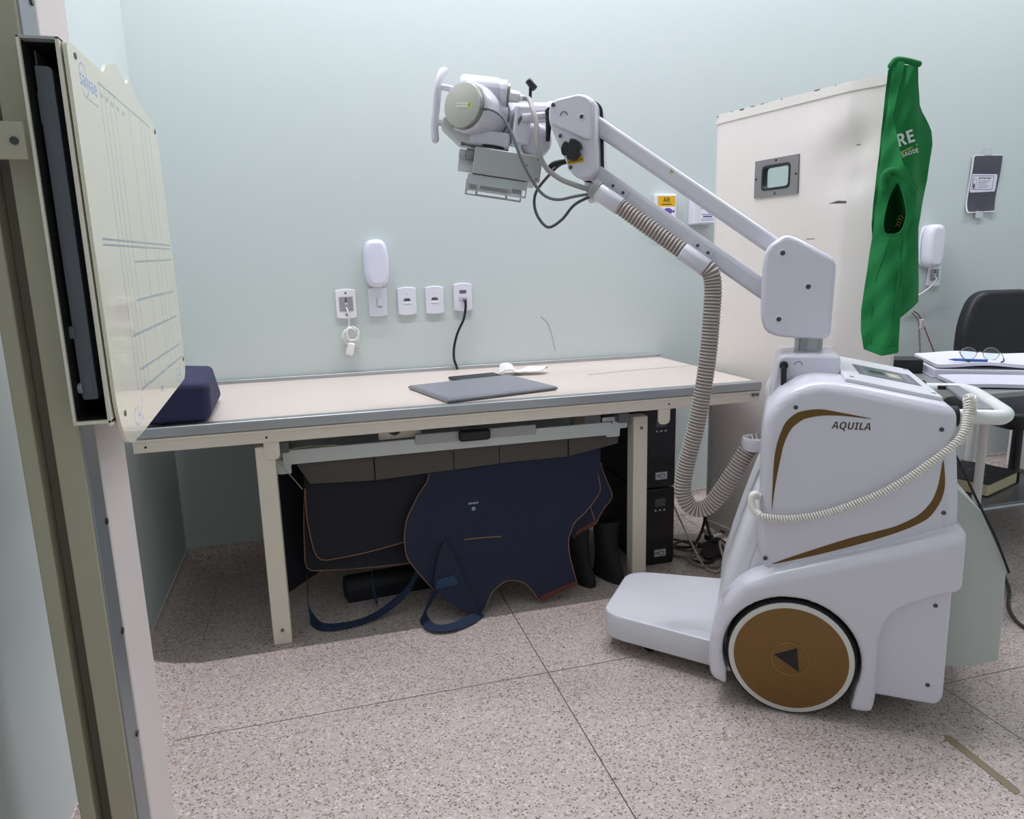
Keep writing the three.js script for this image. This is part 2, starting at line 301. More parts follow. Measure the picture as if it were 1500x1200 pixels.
// ------------------------------------------------------------------ lead aprons under the table
const densify = (pts, closed, n) => { const c = new THREE.CatmullRomCurve3(pts.map((p) => new THREE.Vector3(p[0], p[1], 0)), closed, 'catmullrom', 0.35); return c.getPoints(n).map((p) => [p.x, p.y]); };
const pipe = (parent, pts, zf, r = 0.0017, mat = piping) => part(parent, 'piping', tube(pts.map(([x, y]) => [x, y, zf(x, y)]), r, pts.length * 4, 6, false, 0.35), mat);
{
  const zB = (x, y) => 0.69 - 0.1 * y + 0.004 * Math.sin(x * 23) * (0.6 - y);
  const B = [[-0.062, 0.56], [0.392, 0.56], [0.371, 0.161], [0.261, 0.168], [0.129, 0.172], [-0.057, 0.185], [-0.079, 0.198], [-0.084, 0.215], [-0.075, 0.4]];
  let o = thing('lead_apron', 'dark navy lead apron with the lowest piped hem, behind another at the left', 'apron', [0, 0, 0], 0, 'lead aprons');
  part(o, 'panel', sheet(B, { cell: 0.014, disp: zB, thick: 0.007 }), navyDark);
  pipe(o, [[-0.066, 0.47], [-0.078, 0.35], [-0.084, 0.215], [-0.079, 0.198], [-0.057, 0.185], [0.129, 0.172], [0.261, 0.168], [0.371, 0.161]], (x, y) => zB(x, y) + 0.004);
  part(o, 'folded_lining', slab([[-0.088, 0.612], [-0.082, 0.57], [-0.045, 0.502], [0.168, 0.492], [0.168, 0.612]], 0.686, 0.694, 0.003), liningGrey);
  const zA = (x, y) => 0.722 - 0.12 * y + 0.004 * Math.sin(x * 19 + 1) * (0.55 - y);
  const A = [[-0.063, 0.56], [0.39, 0.56], [0.374, 0.275], [0.254, 0.256], [0.131, 0.238], [-0.02, 0.229], [-0.043, 0.244], [-0.054, 0.281], [-0.065, 0.376]];
  o = thing('lead_apron', 'dark navy lead apron with slanting tan-piped hem, left of the one with the neck cut-out', 'apron', [0, 0, 0], 0, 'lead aprons');
  part(o, 'panel', sheet(A, { cell: 0.014, disp: zA, thick: 0.007 }), navyDark);
  pipe(o, [[-0.064, 0.48], [-0.065, 0.376], [-0.054, 0.281], [-0.043, 0.244], [-0.02, 0.229], [0.05, 0.231], [0.131, 0.238], [0.254, 0.256], [0.374, 0.275]], (x, y) => zA(x, y) + 0.004);
  part(o, 'folded_lining', slab([[0.171, 0.612], [0.171, 0.492], [0.445, 0.502], [0.445, 0.612]], 0.686, 0.694, 0.003), liningGrey);
  // the large vest, flaring towards the room at its lower edge
  const fold = (x, y) => 0.012 * Math.exp(-(((x - 0.40 + (y - 0.3) * 0.12) / 0.035) ** 2)) * Math.max(0, 0.5 - y) * 2 + 0.007 * Math.sin(x * 14 + y * 5) * (0.55 - y);
  const zV = (x, y) => 0.812 - 0.27 * y + fold(x, y);
  const Vv = [[0.356, 0.56], [1.012, 0.56], [0.998, 0.43], [0.988, 0.367], [0.921, 0.301], [0.875, 0.269], [0.847, 0.212], [0.846, 0.152], [0.864, 0.053], [0.716, 0.014], [0.682, 0.066], [0.659, 0.088], [0.617, 0.101], [0.583, 0.096], [0.543, 0.071], [0.508, 0.013], [0.487, 0.008], [0.44, 0.023], [0.349, 0.093], [0.302, 0.152], [0.258, 0.219], [0.252, 0.283], [0.267, 0.35], [0.312, 0.425], [0.348, 0.468]];
  o = thing('lead_apron', 'large navy lead vest with round neck cut-out and white logo under the table', 'apron', [0, 0, 0], 0, 'lead aprons');
  part(o, 'panel', sheet(Vv, { cell: 0.011, disp: zV, thick: 0.008 }), navy);
  pipe(o, [[0.36, 0.5], [0.348, 0.468], [0.312, 0.425], [0.267, 0.35], [0.252, 0.283], [0.258, 0.219], [0.302, 0.152], [0.349, 0.093], [0.44, 0.023], [0.487, 0.01], [0.508, 0.015], [0.543, 0.071], [0.583, 0.096], [0.617, 0.101], [0.659, 0.088], [0.682, 0.066], [0.716, 0.014]], (x, y) => zV(x, y) + 0.005);
  pipe(o, [[0.988, 0.43], [0.988, 0.367], [0.921, 0.301], [0.875, 0.269], [0.847, 0.212], [0.846, 0.152], [0.864, 0.053]], (x, y) => zV(x, y) + 0.005);
  part(o, 'hem_tape', sheet([[0.718, 0.012], [0.866, 0.052], [0.864, 0.068], [0.716, 0.03]], { cell: 0.008, disp: (x, y) => zV(x, y) + 0.0055, thick: 0.003 }), redTrim);
  pipe(o, [[0.462, 0.26], [0.52, 0.2585], [0.594, 0.254]], (x, y) => zV(x, y) + 0.005, 0.0022);
  const zFl = (x, y) => 0.832 - 0.27 * y + 0.01 * Math.sin((x - 0.33) * 20);
  part(o, 'turned_flap', sheet([[0.37, 0.25], [0.385, 0.27], [0.408, 0.24], [0.442, 0.141], [0.484, 0.028], [0.478, 0.016], [0.44, 0.026], [0.36, 0.085], [0.336, 0.13], [0.35, 0.19]], { cell: 0.009, disp: zFl, thick: 0.007 }), navy);
  const tp = (x, y, d = 0.006) => [x, y, 0.812 - 0.27 * y + fold(x, y) + d];
  const logo = part(o, 'logo_print', mergeGeometries([0, 1, 2, 3, 4].map((i) => box(0.005, 0.006, 0.0006, 0.003 + i * 0.0075, 0.003, 0))), M(0xb9c0cc, 0.8), tp(0.487, 0.376)); logo.rotation.x = -0.27;
  part(o, 'logo_emblem', new THREE.CylinderGeometry(0.007, 0.007, 0.0008, 18).rotateX(Math.PI / 2 - 0.27), M(0x9aa5b5, 0.8), tp(0.504, 0.36));
  const strap = (pts, w, mat) => { const c = curve(pts), n = 60, fr = c.computeFrenetFrames(n, false), pos = [], idx = []; for (let i = 0; i <= n; i++) { const p = c.getPointAt(i / n), tg = c.getTangentAt(i / n), side = new THREE.Vector3(tg.z, 0.55 + 0.3 * Math.sin(i * 0.14), -tg.x).normalize().multiplyScalar(w / 2), nn = side.clone().cross(tg).normalize().multiplyScalar(0.0012); for (const [s, q] of [[1, 1], [-1, 1], [-1, -1], [1, -1]]) pos.push(p.x + side.x * s + nn.x * q, Math.max(0.0015, p.y + side.y * s + nn.y * q), p.z + side.z * s + nn.z * q); } for (let i = 0; i < n; i++) for (let k = 0; k < 4; k++) { const a = i * 4 + k, b = i * 4 + (k + 1) % 4; idx.push(a, b, a + 4, b, b + 4, a + 4); } const g = new THREE.BufferGeometry(); g.setAttribute('position', new THREE.Float32BufferAttribute(pos, 3)); g.setIndex(idx); const u = new Float32Array(pos.length / 3 * 2); g.setAttribute('uv', new THREE.BufferAttribute(u, 2)); g.computeVertexNormals(); return g; };
  part(o, 'buckle_strap', sheet([[0.338, 0.118], [0.352, 0.149], [0.408, 0.16], [0.421, 0.126], [0.38, 0.124]], { cell: 0.008, disp: (x, y) => zFl(x, y) + 0.008, thick: 0.003 }), strapBlue);
  part(o, 'strap', strap([[0.345, 0.118, 0.815], [0.315, 0.06, 0.8], [0.295, 0.022, 0.81], [0.31, 0.016, 0.875], [0.36, 0.016, 0.9], [0.43, 0.016, 0.88], [0.495, 0.014, 0.83]], 0.032, strapNavy), strapNavy);
  // strap lying on the floor, from the apron at the left
  const z0 = scene.children.find((c) => c.name === 'lead_apron');
  part(z0, 'strap', strap([[-0.08, 0.17, 0.69], [-0.085, 0.08, 0.69], [-0.075, 0.02, 0.7], [-0.045, 0.012, 0.75], [0.02, 0.012, 0.767], [0.11, 0.014, 0.75], [0.19, 0.035, 0.72], [0.26, 0.08, 0.7], [0.3, 0.15, 0.7]], 0.028, strapNavy), strapNavy);
  part(z0, 'strap', strap([[0.14, 0.17, 0.672], [0.138, 0.1, 0.672], [0.15, 0.03, 0.68]], 0.024, strapNavy), strapNavy);
  // small vest at the right
  const zR = (x, y) => 0.742 - 0.17 * y + 0.006 * Math.sin(x * 40);
  const Rv = [[0.872, 0.56], [1.0, 0.56], [1.006, 0.473], [1.03, 0.4], [1.052, 0.341], [1.042, 0.316], [1.012, 0.294], [0.972, 0.239], [0.896, 0.205], [0.885, 0.168], [0.872, 0.246]];
  o = thing('lead_apron', 'small navy lead vest with pointed tan-piped side beside the right table leg', 'apron', [0, 0, 0], 0, 'lead aprons');
  part(o, 'panel', sheet(Rv, { cell: 0.011, disp: zR, thick: 0.007 }), navy);
  pipe(o, [[1.002, 0.51], [1.006, 0.473], [1.03, 0.4], [1.052, 0.341], [1.042, 0.316], [1.012, 0.294], [0.972, 0.239]], (x, y) => zR(x, y) + 0.0045);
  pipe(o, [[0.945, 0.4], [0.952, 0.34], [0.97, 0.25]], (x, y) => zR(x, y) + 0.0045);
  part(o, 'hem_tape', sheet([[0.896, 0.203], [0.972, 0.237], [0.97, 0.252], [0.894, 0.218]], { cell: 0.007, disp: (x, y) => zR(x, y) + 0.005, thick: 0.003 }), redTrim);
  part(o, 'folded_lining', slab([[0.876, 0.612], [0.876, 0.508], [1.07, 0.54], [1.085, 0.612]], 0.684, 0.692, 0.003), liningGrey);
  // the vest's own folded linings
  const vest = scene.children.filter((c) => c.name.startsWith('lead_apron'))[2];
  part(vest, 'folded_lining', slab([[0.4465, 0.612], [0.4465, 0.502], [0.61, 0.508], [0.61, 0.612]], 0.688, 0.696, 0.003), liningGrey);
  part(vest, 'folded_lining', slab([[0.612, 0.612], [0.612, 0.508], [0.872, 0.508], [0.872, 0.612]], 0.685, 0.693, 0.003), liningGrey);
  // dark apron seen edge-on behind the left leg
  const zN = (x, y) => 0.48 + 0.02 * Math.sin(y * 7) - (x + 0.06) * 0.9;
  o = thing('lead_apron', 'near-black lead apron hanging behind the left table leg, tan hem at its bottom', 'apron', [0, 0, 0], 0, 'lead aprons');
  part(o, 'panel', sheet([[-0.205, 0.56], [-0.02, 0.56], [0.16, 0.52], [0.16, 0.135], [-0.06, 0.09], [-0.2, 0.06]], { cell: 0.014, disp: zN, thick: 0.008 }), navyDark);
  pipe(o, [[-0.19, 0.064], [-0.06, 0.092], [0.05, 0.116], [0.16, 0.137]], (x, y) => zN(x, y) + 0.005);
  // rolled apron on the floor
  const roll = thing('rolled_apron', 'dark rolled lead apron lying on the floor under the table', 'apron', [0.2, 0.045, 0.52], 0.1);
  part(roll, 'roll', rod([-0.16, 0, 0], [0.2, 0, 0], 0.045, 0.045, 24, 0.012), blackSoft);
  part(roll, 'outer_flap', slab(roundPoly([[-0.155, -0.043], [0.19, -0.043], [0.19, 0.0], [-0.155, 0.0]], 0.006), 0.042, 0.047, 0.002), navyDark);
  // boots
  for (const [k, x, z, turn, lab] of [[0, 0.93, 0.62, 0.15, 'black rubber boot under the table, the one nearer the large vest'], [1, 1.05, 0.63, 0.1, 'black rubber boot under the table, against the right table leg']]) {
    const b = thing('rubber_boot', lab, 'boot', [x, 0, z], turn, 'boots under the table');
    const prof = [[0, 0, 0.048, 0.05], [0, 0.02, 0.05, 0.052], [0, 0.07, 0.044, 0.046], [0, 0.14, 0.046, 0.048], [0, 0.22, 0.052, 0.054], [0, 0.225, 0.047, 0.049], [0, 0.19, 0.043, 0.045]];
    const pos = [], idx = [], S = 24; prof.forEach(([cx, y, ra, rb], i) => { for (let j = 0; j < S; j++) { const t = j / S * 6.2832, f = Math.max(0, Math.sin(t)); pos.push(cx + ra * Math.cos(t), y, rb * Math.sin(t) + f * f * (y < 0.05 ? 0.075 : y < 0.09 ? 0.05 : 0)); } });
    for (let i = 0; i < prof.length - 1; i++) for (let j = 0; j < S; j++) { const a = i * S + j, c = i * S + (j + 1) % S; idx.push(a, a + S, c, c, a + S, c + S); }
    const g = new THREE.BufferGeometry(); g.setAttribute('position', new THREE.Float32BufferAttribute(pos, 3)); g.setIndex(idx); g.computeVertexNormals();
    part(b, 'shaft', g, rubber);
    part(b, 'sole', slab(Array.from({ length: S }, (_, j) => { const t = j / S * 6.2832, f = Math.max(0, Math.sin(t)); return [0.053 * Math.cos(t), -(0.055 * Math.sin(t) + f * f * 0.076)]; }).reverse(), 0, 0.014, 0.003).rotateX(-Math.PI / 2), blackSoft);
  }
}

// ------------------------------------------------------------------ on the table
{
  const TOP = 0.7605;
  const p = thing('image_cassette', 'flat grey imaging cassette lying on the table', 'cassette', [0.583, TOP, 0.57], 0.24);
  part(p, 'plate', rbox(0.43, 0.013, 0.355, 0.004, 0, 0.0065, 0), M(0x8d8f98, 0.35, 0.35));
  part(p, 'face', rbox(0.415, 0.0012, 0.34, 0.0005, 0, 0.0134, 0), M(0x85878f, 0.4, 0.2));
  for (const z of [0.177, -0.177]) part(p, 'edge_frame', rbox(0.434, 0.006, 0.006, 0.002, 0, 0.006, z), greyDark);
  const q = single('black_cassette', 'thin black cassette corner showing behind the grey one', 'cassette', rbox(0.2, 0.012, 0.1, 0.004, 0, 0.006, 0), black, [0.62, TOP, 0.315], 0.2);
  const c = single('crumpled_cloth', 'small crumpled white cloth behind the grey cassette', 'cloth', sheet(roundPoly([[-0.1, -0.05], [0.09, -0.035], [0.11, 0.03], [0.0, 0.06], [-0.09, 0.05]], 0.02), { cell: 0.006, thick: 0.004, disp: (x, y) => 0.004 + 0.03 * Math.abs(Math.sin(x * 22 + y * 14)) * Math.exp(-((y / 0.05) ** 2)) * (x < -0.04 ? 1.2 : 0.75) + 0.004 * Math.sin(x * 70) + 0.004 }).rotateX(-Math.PI / 2), M(0xe2e2dc, 0.9), [0.83, TOP, 0.27], -0.25);
  // navy foam block in a zipped cover
  const b = thing('positioning_pillow', 'navy covered foam block at the left end of the table', 'pillow', [-0.418, TOP + 0.001, 0.61], 0.06);
  const g = new RoundedBoxGeometry(0.2, 0.13, 0.42, 8, 0.028).translate(0, 0.0675, 0), a = g.attributes.position;
  for (let i = 0; i < a.count; i++) { const x = a.getX(i), y = a.getY(i), z = a.getZ(i), s = y / 0.135; a.setX(i, x * (1 - 0.1 * s) + 0.005 * Math.sin(z * 26 + y * 30)); a.setY(i, y + s * 0.007 * Math.sin(x * 30 + z * 17)); a.setZ(i, z * (1 - 0.05 * s) + 0.004 * Math.sin(x * 40 + y * 40)); }
  g.computeVertexNormals();
  part(b, 'cover', g, M(0x20214a, 0.62, 0, clothBump));
  part(b, 'seam', tube([[0.084, 0.116, 0.16], [0.084, 0.12, 0], [0.084, 0.116, -0.16]], 0.002, 20, 6), M(0x191a3c, 0.7));
}

// ------------------------------------------------------------------ on the back wall
const plateGeo = (w, h, d, arch = 0.006) => { const pts = []; for (let i = 0; i <= 8; i++) pts.push([-w / 2 + w * i / 8, h / 2 + arch * (1 - (2 * i / 8 - 1) ** 2) - arch]); for (let i = 0; i <= 8; i++) pts.push([w / 2 - w * i / 8, -h / 2 - arch * (1 - (2 * i / 8 - 1) ** 2) + arch]); return slab(pts, 0.0005, d, 0.003); };
function greyOutlet(x, y, lab) {
  const o = thing('wall_outlet', lab, 'outlet', [x, y, 0], 0, 'wall plates');
  part(o, 'plate', plateGeo(0.083, 0.124, 0.009), M(0xf0eff2, 0.35));
  part(o, 'socket_insert', rbox(0.056, 0.06, 0.006, 0.002, 0, 0, 0.008), M(0x9c9ba3, 0.5));
  part(o, 'socket_slot', rbox(0.008, 0.02, 0.002, 0.001, 0, 0.016, 0.0111), M(0x55545c, 0.6));
  part(o, 'indicator', rbox(0.01, 0.008, 0.003, 0.001, 0, 0.001, 0.0115), M(0xdcdce2, 0.4));
  for (const s of [-1, 1]) part(o, 'screw', rod([0, s * 0.045, 0.008], [0, s * 0.045, 0.0105], 0.0042, 0.0042, 12), M(0x3c3c44, 0.5));
  return o;
}
{
  greyOutlet(0.146, 1.063, 'white plate with grey socket insert below the left of the oval lamp');
  const k = thing('bundled_cord', 'white cord tied in a bundle with its plug hanging from the grey socket', 'cord');
  const wc = M(0xeae9e4, 0.45);
  part(k, 'cord', tube([[0.146, 1.048, 0.012], [0.15, 1.03, 0.022], [0.152, 1.0, 0.02], [0.15, 0.975, 0.02], [0.14, 0.95, 0.025], [0.125, 0.93, 0.02], [0.135, 0.905, 0.022], [0.165, 0.9, 0.026], [0.185, 0.93, 0.022], [0.172, 0.955, 0.025], [0.145, 0.962, 0.03], [0.128, 0.94, 0.03], [0.14, 0.918, 0.03], [0.175, 0.916, 0.03], [0.188, 0.95, 0.026], [0.16, 0.968, 0.024], [0.138, 0.948, 0.034], [0.148, 0.91, 0.034]], 0.0032, 160, 8), wc);
  part(k, 'cord_loop', tube([[0.12, 0.925, 0.02], [0.135, 0.955, 0.016], [0.17, 0.95, 0.018], [0.187, 0.915, 0.016], [0.16, 0.895, 0.018], [0.13, 0.9, 0.014]], 0.0032, 80, 8, true), wc);
  part(k, 'plug', rbox(0.032, 0.055, 0.026, 0.009, 0, 0, 0).rotateZ(-0.25), wc, [0.15, 0.876, 0.026]);
  part(k, 'plug_pin', mergeGeometries([rod([0.168, 0.868, 0.022], [0.186, 0.862, 0.022], 0.0024), rod([0.172, 0.88, 0.03], [0.188, 0.874, 0.03], 0.0024)]), steel);
  // oval emergency lamp cover
  const o = thing('oval_wall_lamp', 'white oval plastic lamp cover on the wall above a switch plate', 'wall lamp', [0.278, 1.225, 0]);
  const oval = (w, h, n = 40) => Array.from({ length: n }, (_, i) => { const t = i / n * 6.2832, c = Math.cos(t), s = Math.sin(t), e = 0.6; return [w * Math.sign(c) * Math.abs(c) ** e, h * Math.sign(s) * Math.abs(s) ** (e * 1.15)]; });
  part(o, 'cover', slab(oval(0.05, 0.097), 0.012, 0.062, 0.022, [], 6), M(0xe2e2f2, 0.35, 0, { clearcoat: 0.3 }));
  part(o, 'base', slab(oval(0.05, 0.097), 0.0005, 0.014, 0.003), plasticWhite);
  // switch plate below it
  const s = thing('switch_plate', 'white plate with a single flat switch, directly below the oval lamp', 'switch', [0.277, 1.066, 0], 0, 'wall plates');
  part(s, 'plate', plateGeo(0.076, 0.124, 0.009), plasticWhite);
  part(s, 'rocker', rbox(0.02, 0.03, 0.004, 0.001, 0.009, 0.002, 0.0092), M(0xebebf4, 0.35));
  part(s, 'indicator', rbox(0.016, 0.005, 0.002, 0.0008, 0.009, -0.021, 0.0092), M(0x8c8c94, 0.5));
  part(s, 'gap_line', rbox(0.0015, 0.04, 0.001, 0.0003, -0.004, -0.002, 0.0092), M(0x6d6d76, 0.6));
  for (const [x, lab] of [[0.4, 'white plate with a dark data socket, next right of the switch below the oval lamp'], [0.519, 'white plate with a dark data socket, beside the plate with the black cable']]) {
    const d = thing('data_plate', lab, 'outlet', [x, 1.065, 0], 0, 'wall plates');
    part(d, 'plate', plateGeo(0.079, 0.12, 0.01), plasticWhite);
    part(d, 'data_socket', slab(roundPoly([[-0.016, 0], [0.016, 0], [0.011, 0.012], [-0.011, 0.012]], 0.002), 0.009, 0.0115, 0.0006), M(0x55555f, 0.5));
    part(d, 'socket_shutter', rbox(0.034, 0.009, 0.003, 0.001, 0, -0.006, 0.0105), M(0xf2f2f8, 0.3));
    part(d, 'icon_mark', rbox(0.008, 0.0014, 0.001, 0.0003, 0, 0.03, 0.0102), M(0xa9a9b2, 0.5));
  }
  const p = thing('power_plate', 'white plate with the black cable plugged in, rightmost of the row over the table', 'outlet', [0.643, 1.073, 0], 0, 'wall plates');
  part(p, 'plate', plateGeo(0.08, 0.122, 0.011), plasticWhite);
  part(p, 'upper_socket', rbox(0.03, 0.014, 0.003, 0.001, 0, 0.024, 0.0105), M(0x6a6268, 0.5));
  part(p, 'lower_socket', rbox(0.036, 0.016, 0.004, 0.001, 0, -0.006, 0.0105), M(0xc9c4cc, 0.5));
  const bc = thing('black_cable', 'black power cable hanging from the wall plate down to the table', 'cable');
  part(bc, 'connector', rbox(0.018, 0.016, 0.02, 0.004, 0.648, 1.062, 0.022), M(0x8a8488, 0.5));
  part(bc, 'cord', tube([[0.648, 1.058, 0.032], [0.647, 1.03, 0.036], [0.637, 0.98, 0.034], [0.607, 0.92, 0.035], [0.59, 0.86, 0.035], [0.588, 0.81, 0.033], [0.598, 0.775, 0.032], [0.6, 0.768, 0.036]], 0.0055, 80, 10), black);
  single('wall_crack', 'thin dark scratch curving down the wall above the table', 'scratch', tube([[0.999, 0.973, 0.0006], [1.03, 0.945, 0.0006], [1.05, 0.89, 0.0006], [1.066, 0.815, 0.0006]], 0.001, 40, 5), M(0x8b9a94, 0.9));
  // medical gas outlets with stickers
  const ar = thing('gas_outlet', 'white air outlet with yellow AR sticker, partly behind the white arm', 'gas outlet', [1.6, 1.44, 0]);
  part(ar, 'housing', rbox(0.105, 0.13, 0.03, 0.006, 0, 0, 0.0155), plasticWhite);
  part(ar, 'sticker', rbox(0.085, 0.115, 0.001, 0.0002, 0, 0, 0.0312), M(0xffffff, 0.5, 0, { map: canvasTex(170, 230, (c, w, h) => { c.fillStyle = '#f2f0f4'; c.fillRect(0, 0, w, h); c.fillStyle = '#e8b416'; c.fillRect(0, 6, w, 92); c.fillStyle = '#3a2b12'; c.font = 'bold 54px sans-serif'; c.textAlign = 'center'; c.fillText('AR', w / 2, 58); c.fillRect(34, 74, 102, 8); c.fillStyle = '#6a4fae'; c.beginPath(); c.ellipse(100, 140, 44, 30, 0, 0, 7); c.fill(); c.beginPath(); c.moveTo(135, 140); c.lineTo(165, 124); c.lineTo(165, 156); c.fill(); c.fillStyle = '#7d74a8'; for (let i = 0; i < 3; i++) c.fillRect(20, 185 + i * 13, 130, 5); }) }));
  const bx = thing('sanitizer_box', 'white wall box with purple print beside the lead screen', 'dispenser', [1.784, 1.432, 0]);
  part(bx, 'housing', rbox(0.115, 0.13, 0.055, 0.006, 0, 0, 0.028), plasticWhite);
  part(bx, 'sticker', rbox(0.08, 0.09, 0.001, 0.0002, 0.012, -0.012, 0.0562), M(0xffffff, 0.5, 0, { map: canvasTex(160, 180, (c, w, h) => { c.fillStyle = '#ecebf4'; c.fillRect(0, 0, w, h); c.fillStyle = '#6149a8'; c.beginPath(); c.ellipse(90, 52, 34, 30, 0, 0, 7); c.fill(); c.fillRect(80, 76, 18, 22); c.fillRect(118, 30, 22, 14); c.fillRect(14, 44, 8, 20); c.fillRect(24, 50, 14, 6); c.fillStyle = '#5d5590'; c.fillRect(14, 106, 132, 6); c.fillRect(34, 120, 92, 14); c.fillRect(14, 146, 132, 4); c.fillRect(14, 158, 132, 4); }) }));
  part(bx, 'grey_panel', rbox(0.06, 0.036, 0.001, 0.0002, 0.012, 0.046, 0.0562), M(0xaab0b6, 0.5));
  // taped notice
  const n = thing('taped_notice', 'dark sheet of paper with a pasted white label taped to the wall above the chair', 'notice', [3.44, 1.562, 0.004]);
  const skew = (x, y) => x + (y) * 0.045;
  const paper = [[-0.095, 0.142], [0.102, 0.147], [0.095, -0.143], [-0.099, -0.15]].map(([x, y]) => [skew(x, y), y]);
  const bend = (x, y) => 0.002 + 0.014 * Math.max(0, (-y - 0.09) / 0.06) ** 2 * (Math.abs(x) / 0.1) + 0.003 * Math.sin(y * 20);
  part(n, 'paper', sheet(paper, { cell: 0.012, disp: bend, thick: 0.0008 }), M(0xe6e5ec, 0.7));
  part(n, 'dark_print', sheet(paper.map(([x, y]) => [x * 0.94 + 0.004, y * 0.96 - 0.001]), { cell: 0.012, disp: (x, y) => bend(x, y) + 0.0008, thick: 0.0006 }), M(0x4a4a55, 0.6));
  part(n, 'pasted_label', sheet([[-0.086, -0.047], [0.082, -0.04], [0.083, 0.046], [-0.082, 0.046]], { cell: 0.012, disp: (x, y) => bend(x, y) + 0.0016, thick: 0.0006, uv: (x, y) => [(x + 0.086) / 0.17, (y + 0.047) / 0.093] }), M(0xffffff, 0.7, 0, { map: canvasTex(340, 186, (c, w, h) => { c.fillStyle = '#e4e3ee'; c.fillRect(0, 0, w, h); c.strokeStyle = '#3d3a55'; c.lineWidth = 5; c.strokeRect(22, 18, w - 70, h - 52); c.lineWidth = 3; c.beginPath(); c.ellipse(52, 96, 26, 50, 0, 0, 7); c.stroke(); c.fillStyle = '#3d3a55'; c.beginPath(); c.ellipse(46, 118, 12, 26, 0, 0, 7); c.fill(); for (let i = 0; i < 8; i++) c.fillRect(96 + i * 21, 32, 13, 20 - (i % 3) * 3); for (let i = 0; i < 5; i++) c.fillRect(96, 66 + i * 16, 150 - (i % 3) * 22, 4); }) }));
  for (const [x, y, r] of [[0.0, 0.158, 0.2], [-0.005, -0.158, -0.05]]) part(n, 'tape', rbox(0.05, 0.035, 0.0008, 0.0003).rotateZ(r), M(0xe3e3ea, 0.4, 0, { transmission: 0.3 }), [skew(x, y), y, 0.006]);
  const d2 = thing('soap_dispenser', 'white rounded wall dispenser half hidden behind the green jacket', 'dispenser', [3.11, 1.245, 0]);
  part(d2, 'cover', slab(oval(0.055, 0.11), 0.012, 0.08, 0.026, [], 6), plasticWhite);
  part(d2, 'base', slab(oval(0.052, 0.106), 0.0005, 0.014, 0.003), plasticWhite);
  greyOutlet(3.172, 1.1, 'white plate with grey socket insert to the right of the green jacket');
  const wc2 = thing('white_lead', 'thin white lead running from the right wall socket behind the jacket', 'cable');
  part(wc2, 'cord', tube([[3.172, 1.09, 0.012], [3.165, 1.075, 0.03], [3.12, 1.03, 0.03], [3.04, 0.99, 0.03], [2.98, 0.97, 0.02]], 0.004, 40, 8), wc);
  const rc = thing('red_lead', 'thin red lead slanting down from behind the jacket to the papers', 'cable');
  part(rc, 'cord', tube([[3.006, 0.919, 0.06], [3.043, 0.896, 0.06], [3.096, 0.812, 0.06], [3.150, 0.719, 0.06], [3.204, 0.636, 0.06], [3.30, 0.5, 0.06], [3.34, 0.2, 0.06], [3.34, 0.09, 0.06]], 0.0028, 60, 8), M(0x8c2f34, 0.5));
  const gc = thing('grey_lead', 'grey lead hanging straight down beside the green jacket', 'cable');
  part(gc, 'cord', tube([[2.899, 0.922, 0.16], [2.941, 0.879, 0.16], [2.961, 0.775, 0.16], [2.976, 0.669, 0.16], [3.005, 0.4, 0.16], [3.005, 0.12, 0.16], [3.005, 0.045, 0.16]], 0.004, 60, 8), M(0x85878a, 0.5));
  part(gc, 'connector', rbox(0.022, 0.05, 0.016, 0.004, 2.959, 0.861, 0.165), M(0xc9c4c0, 0.5));
}

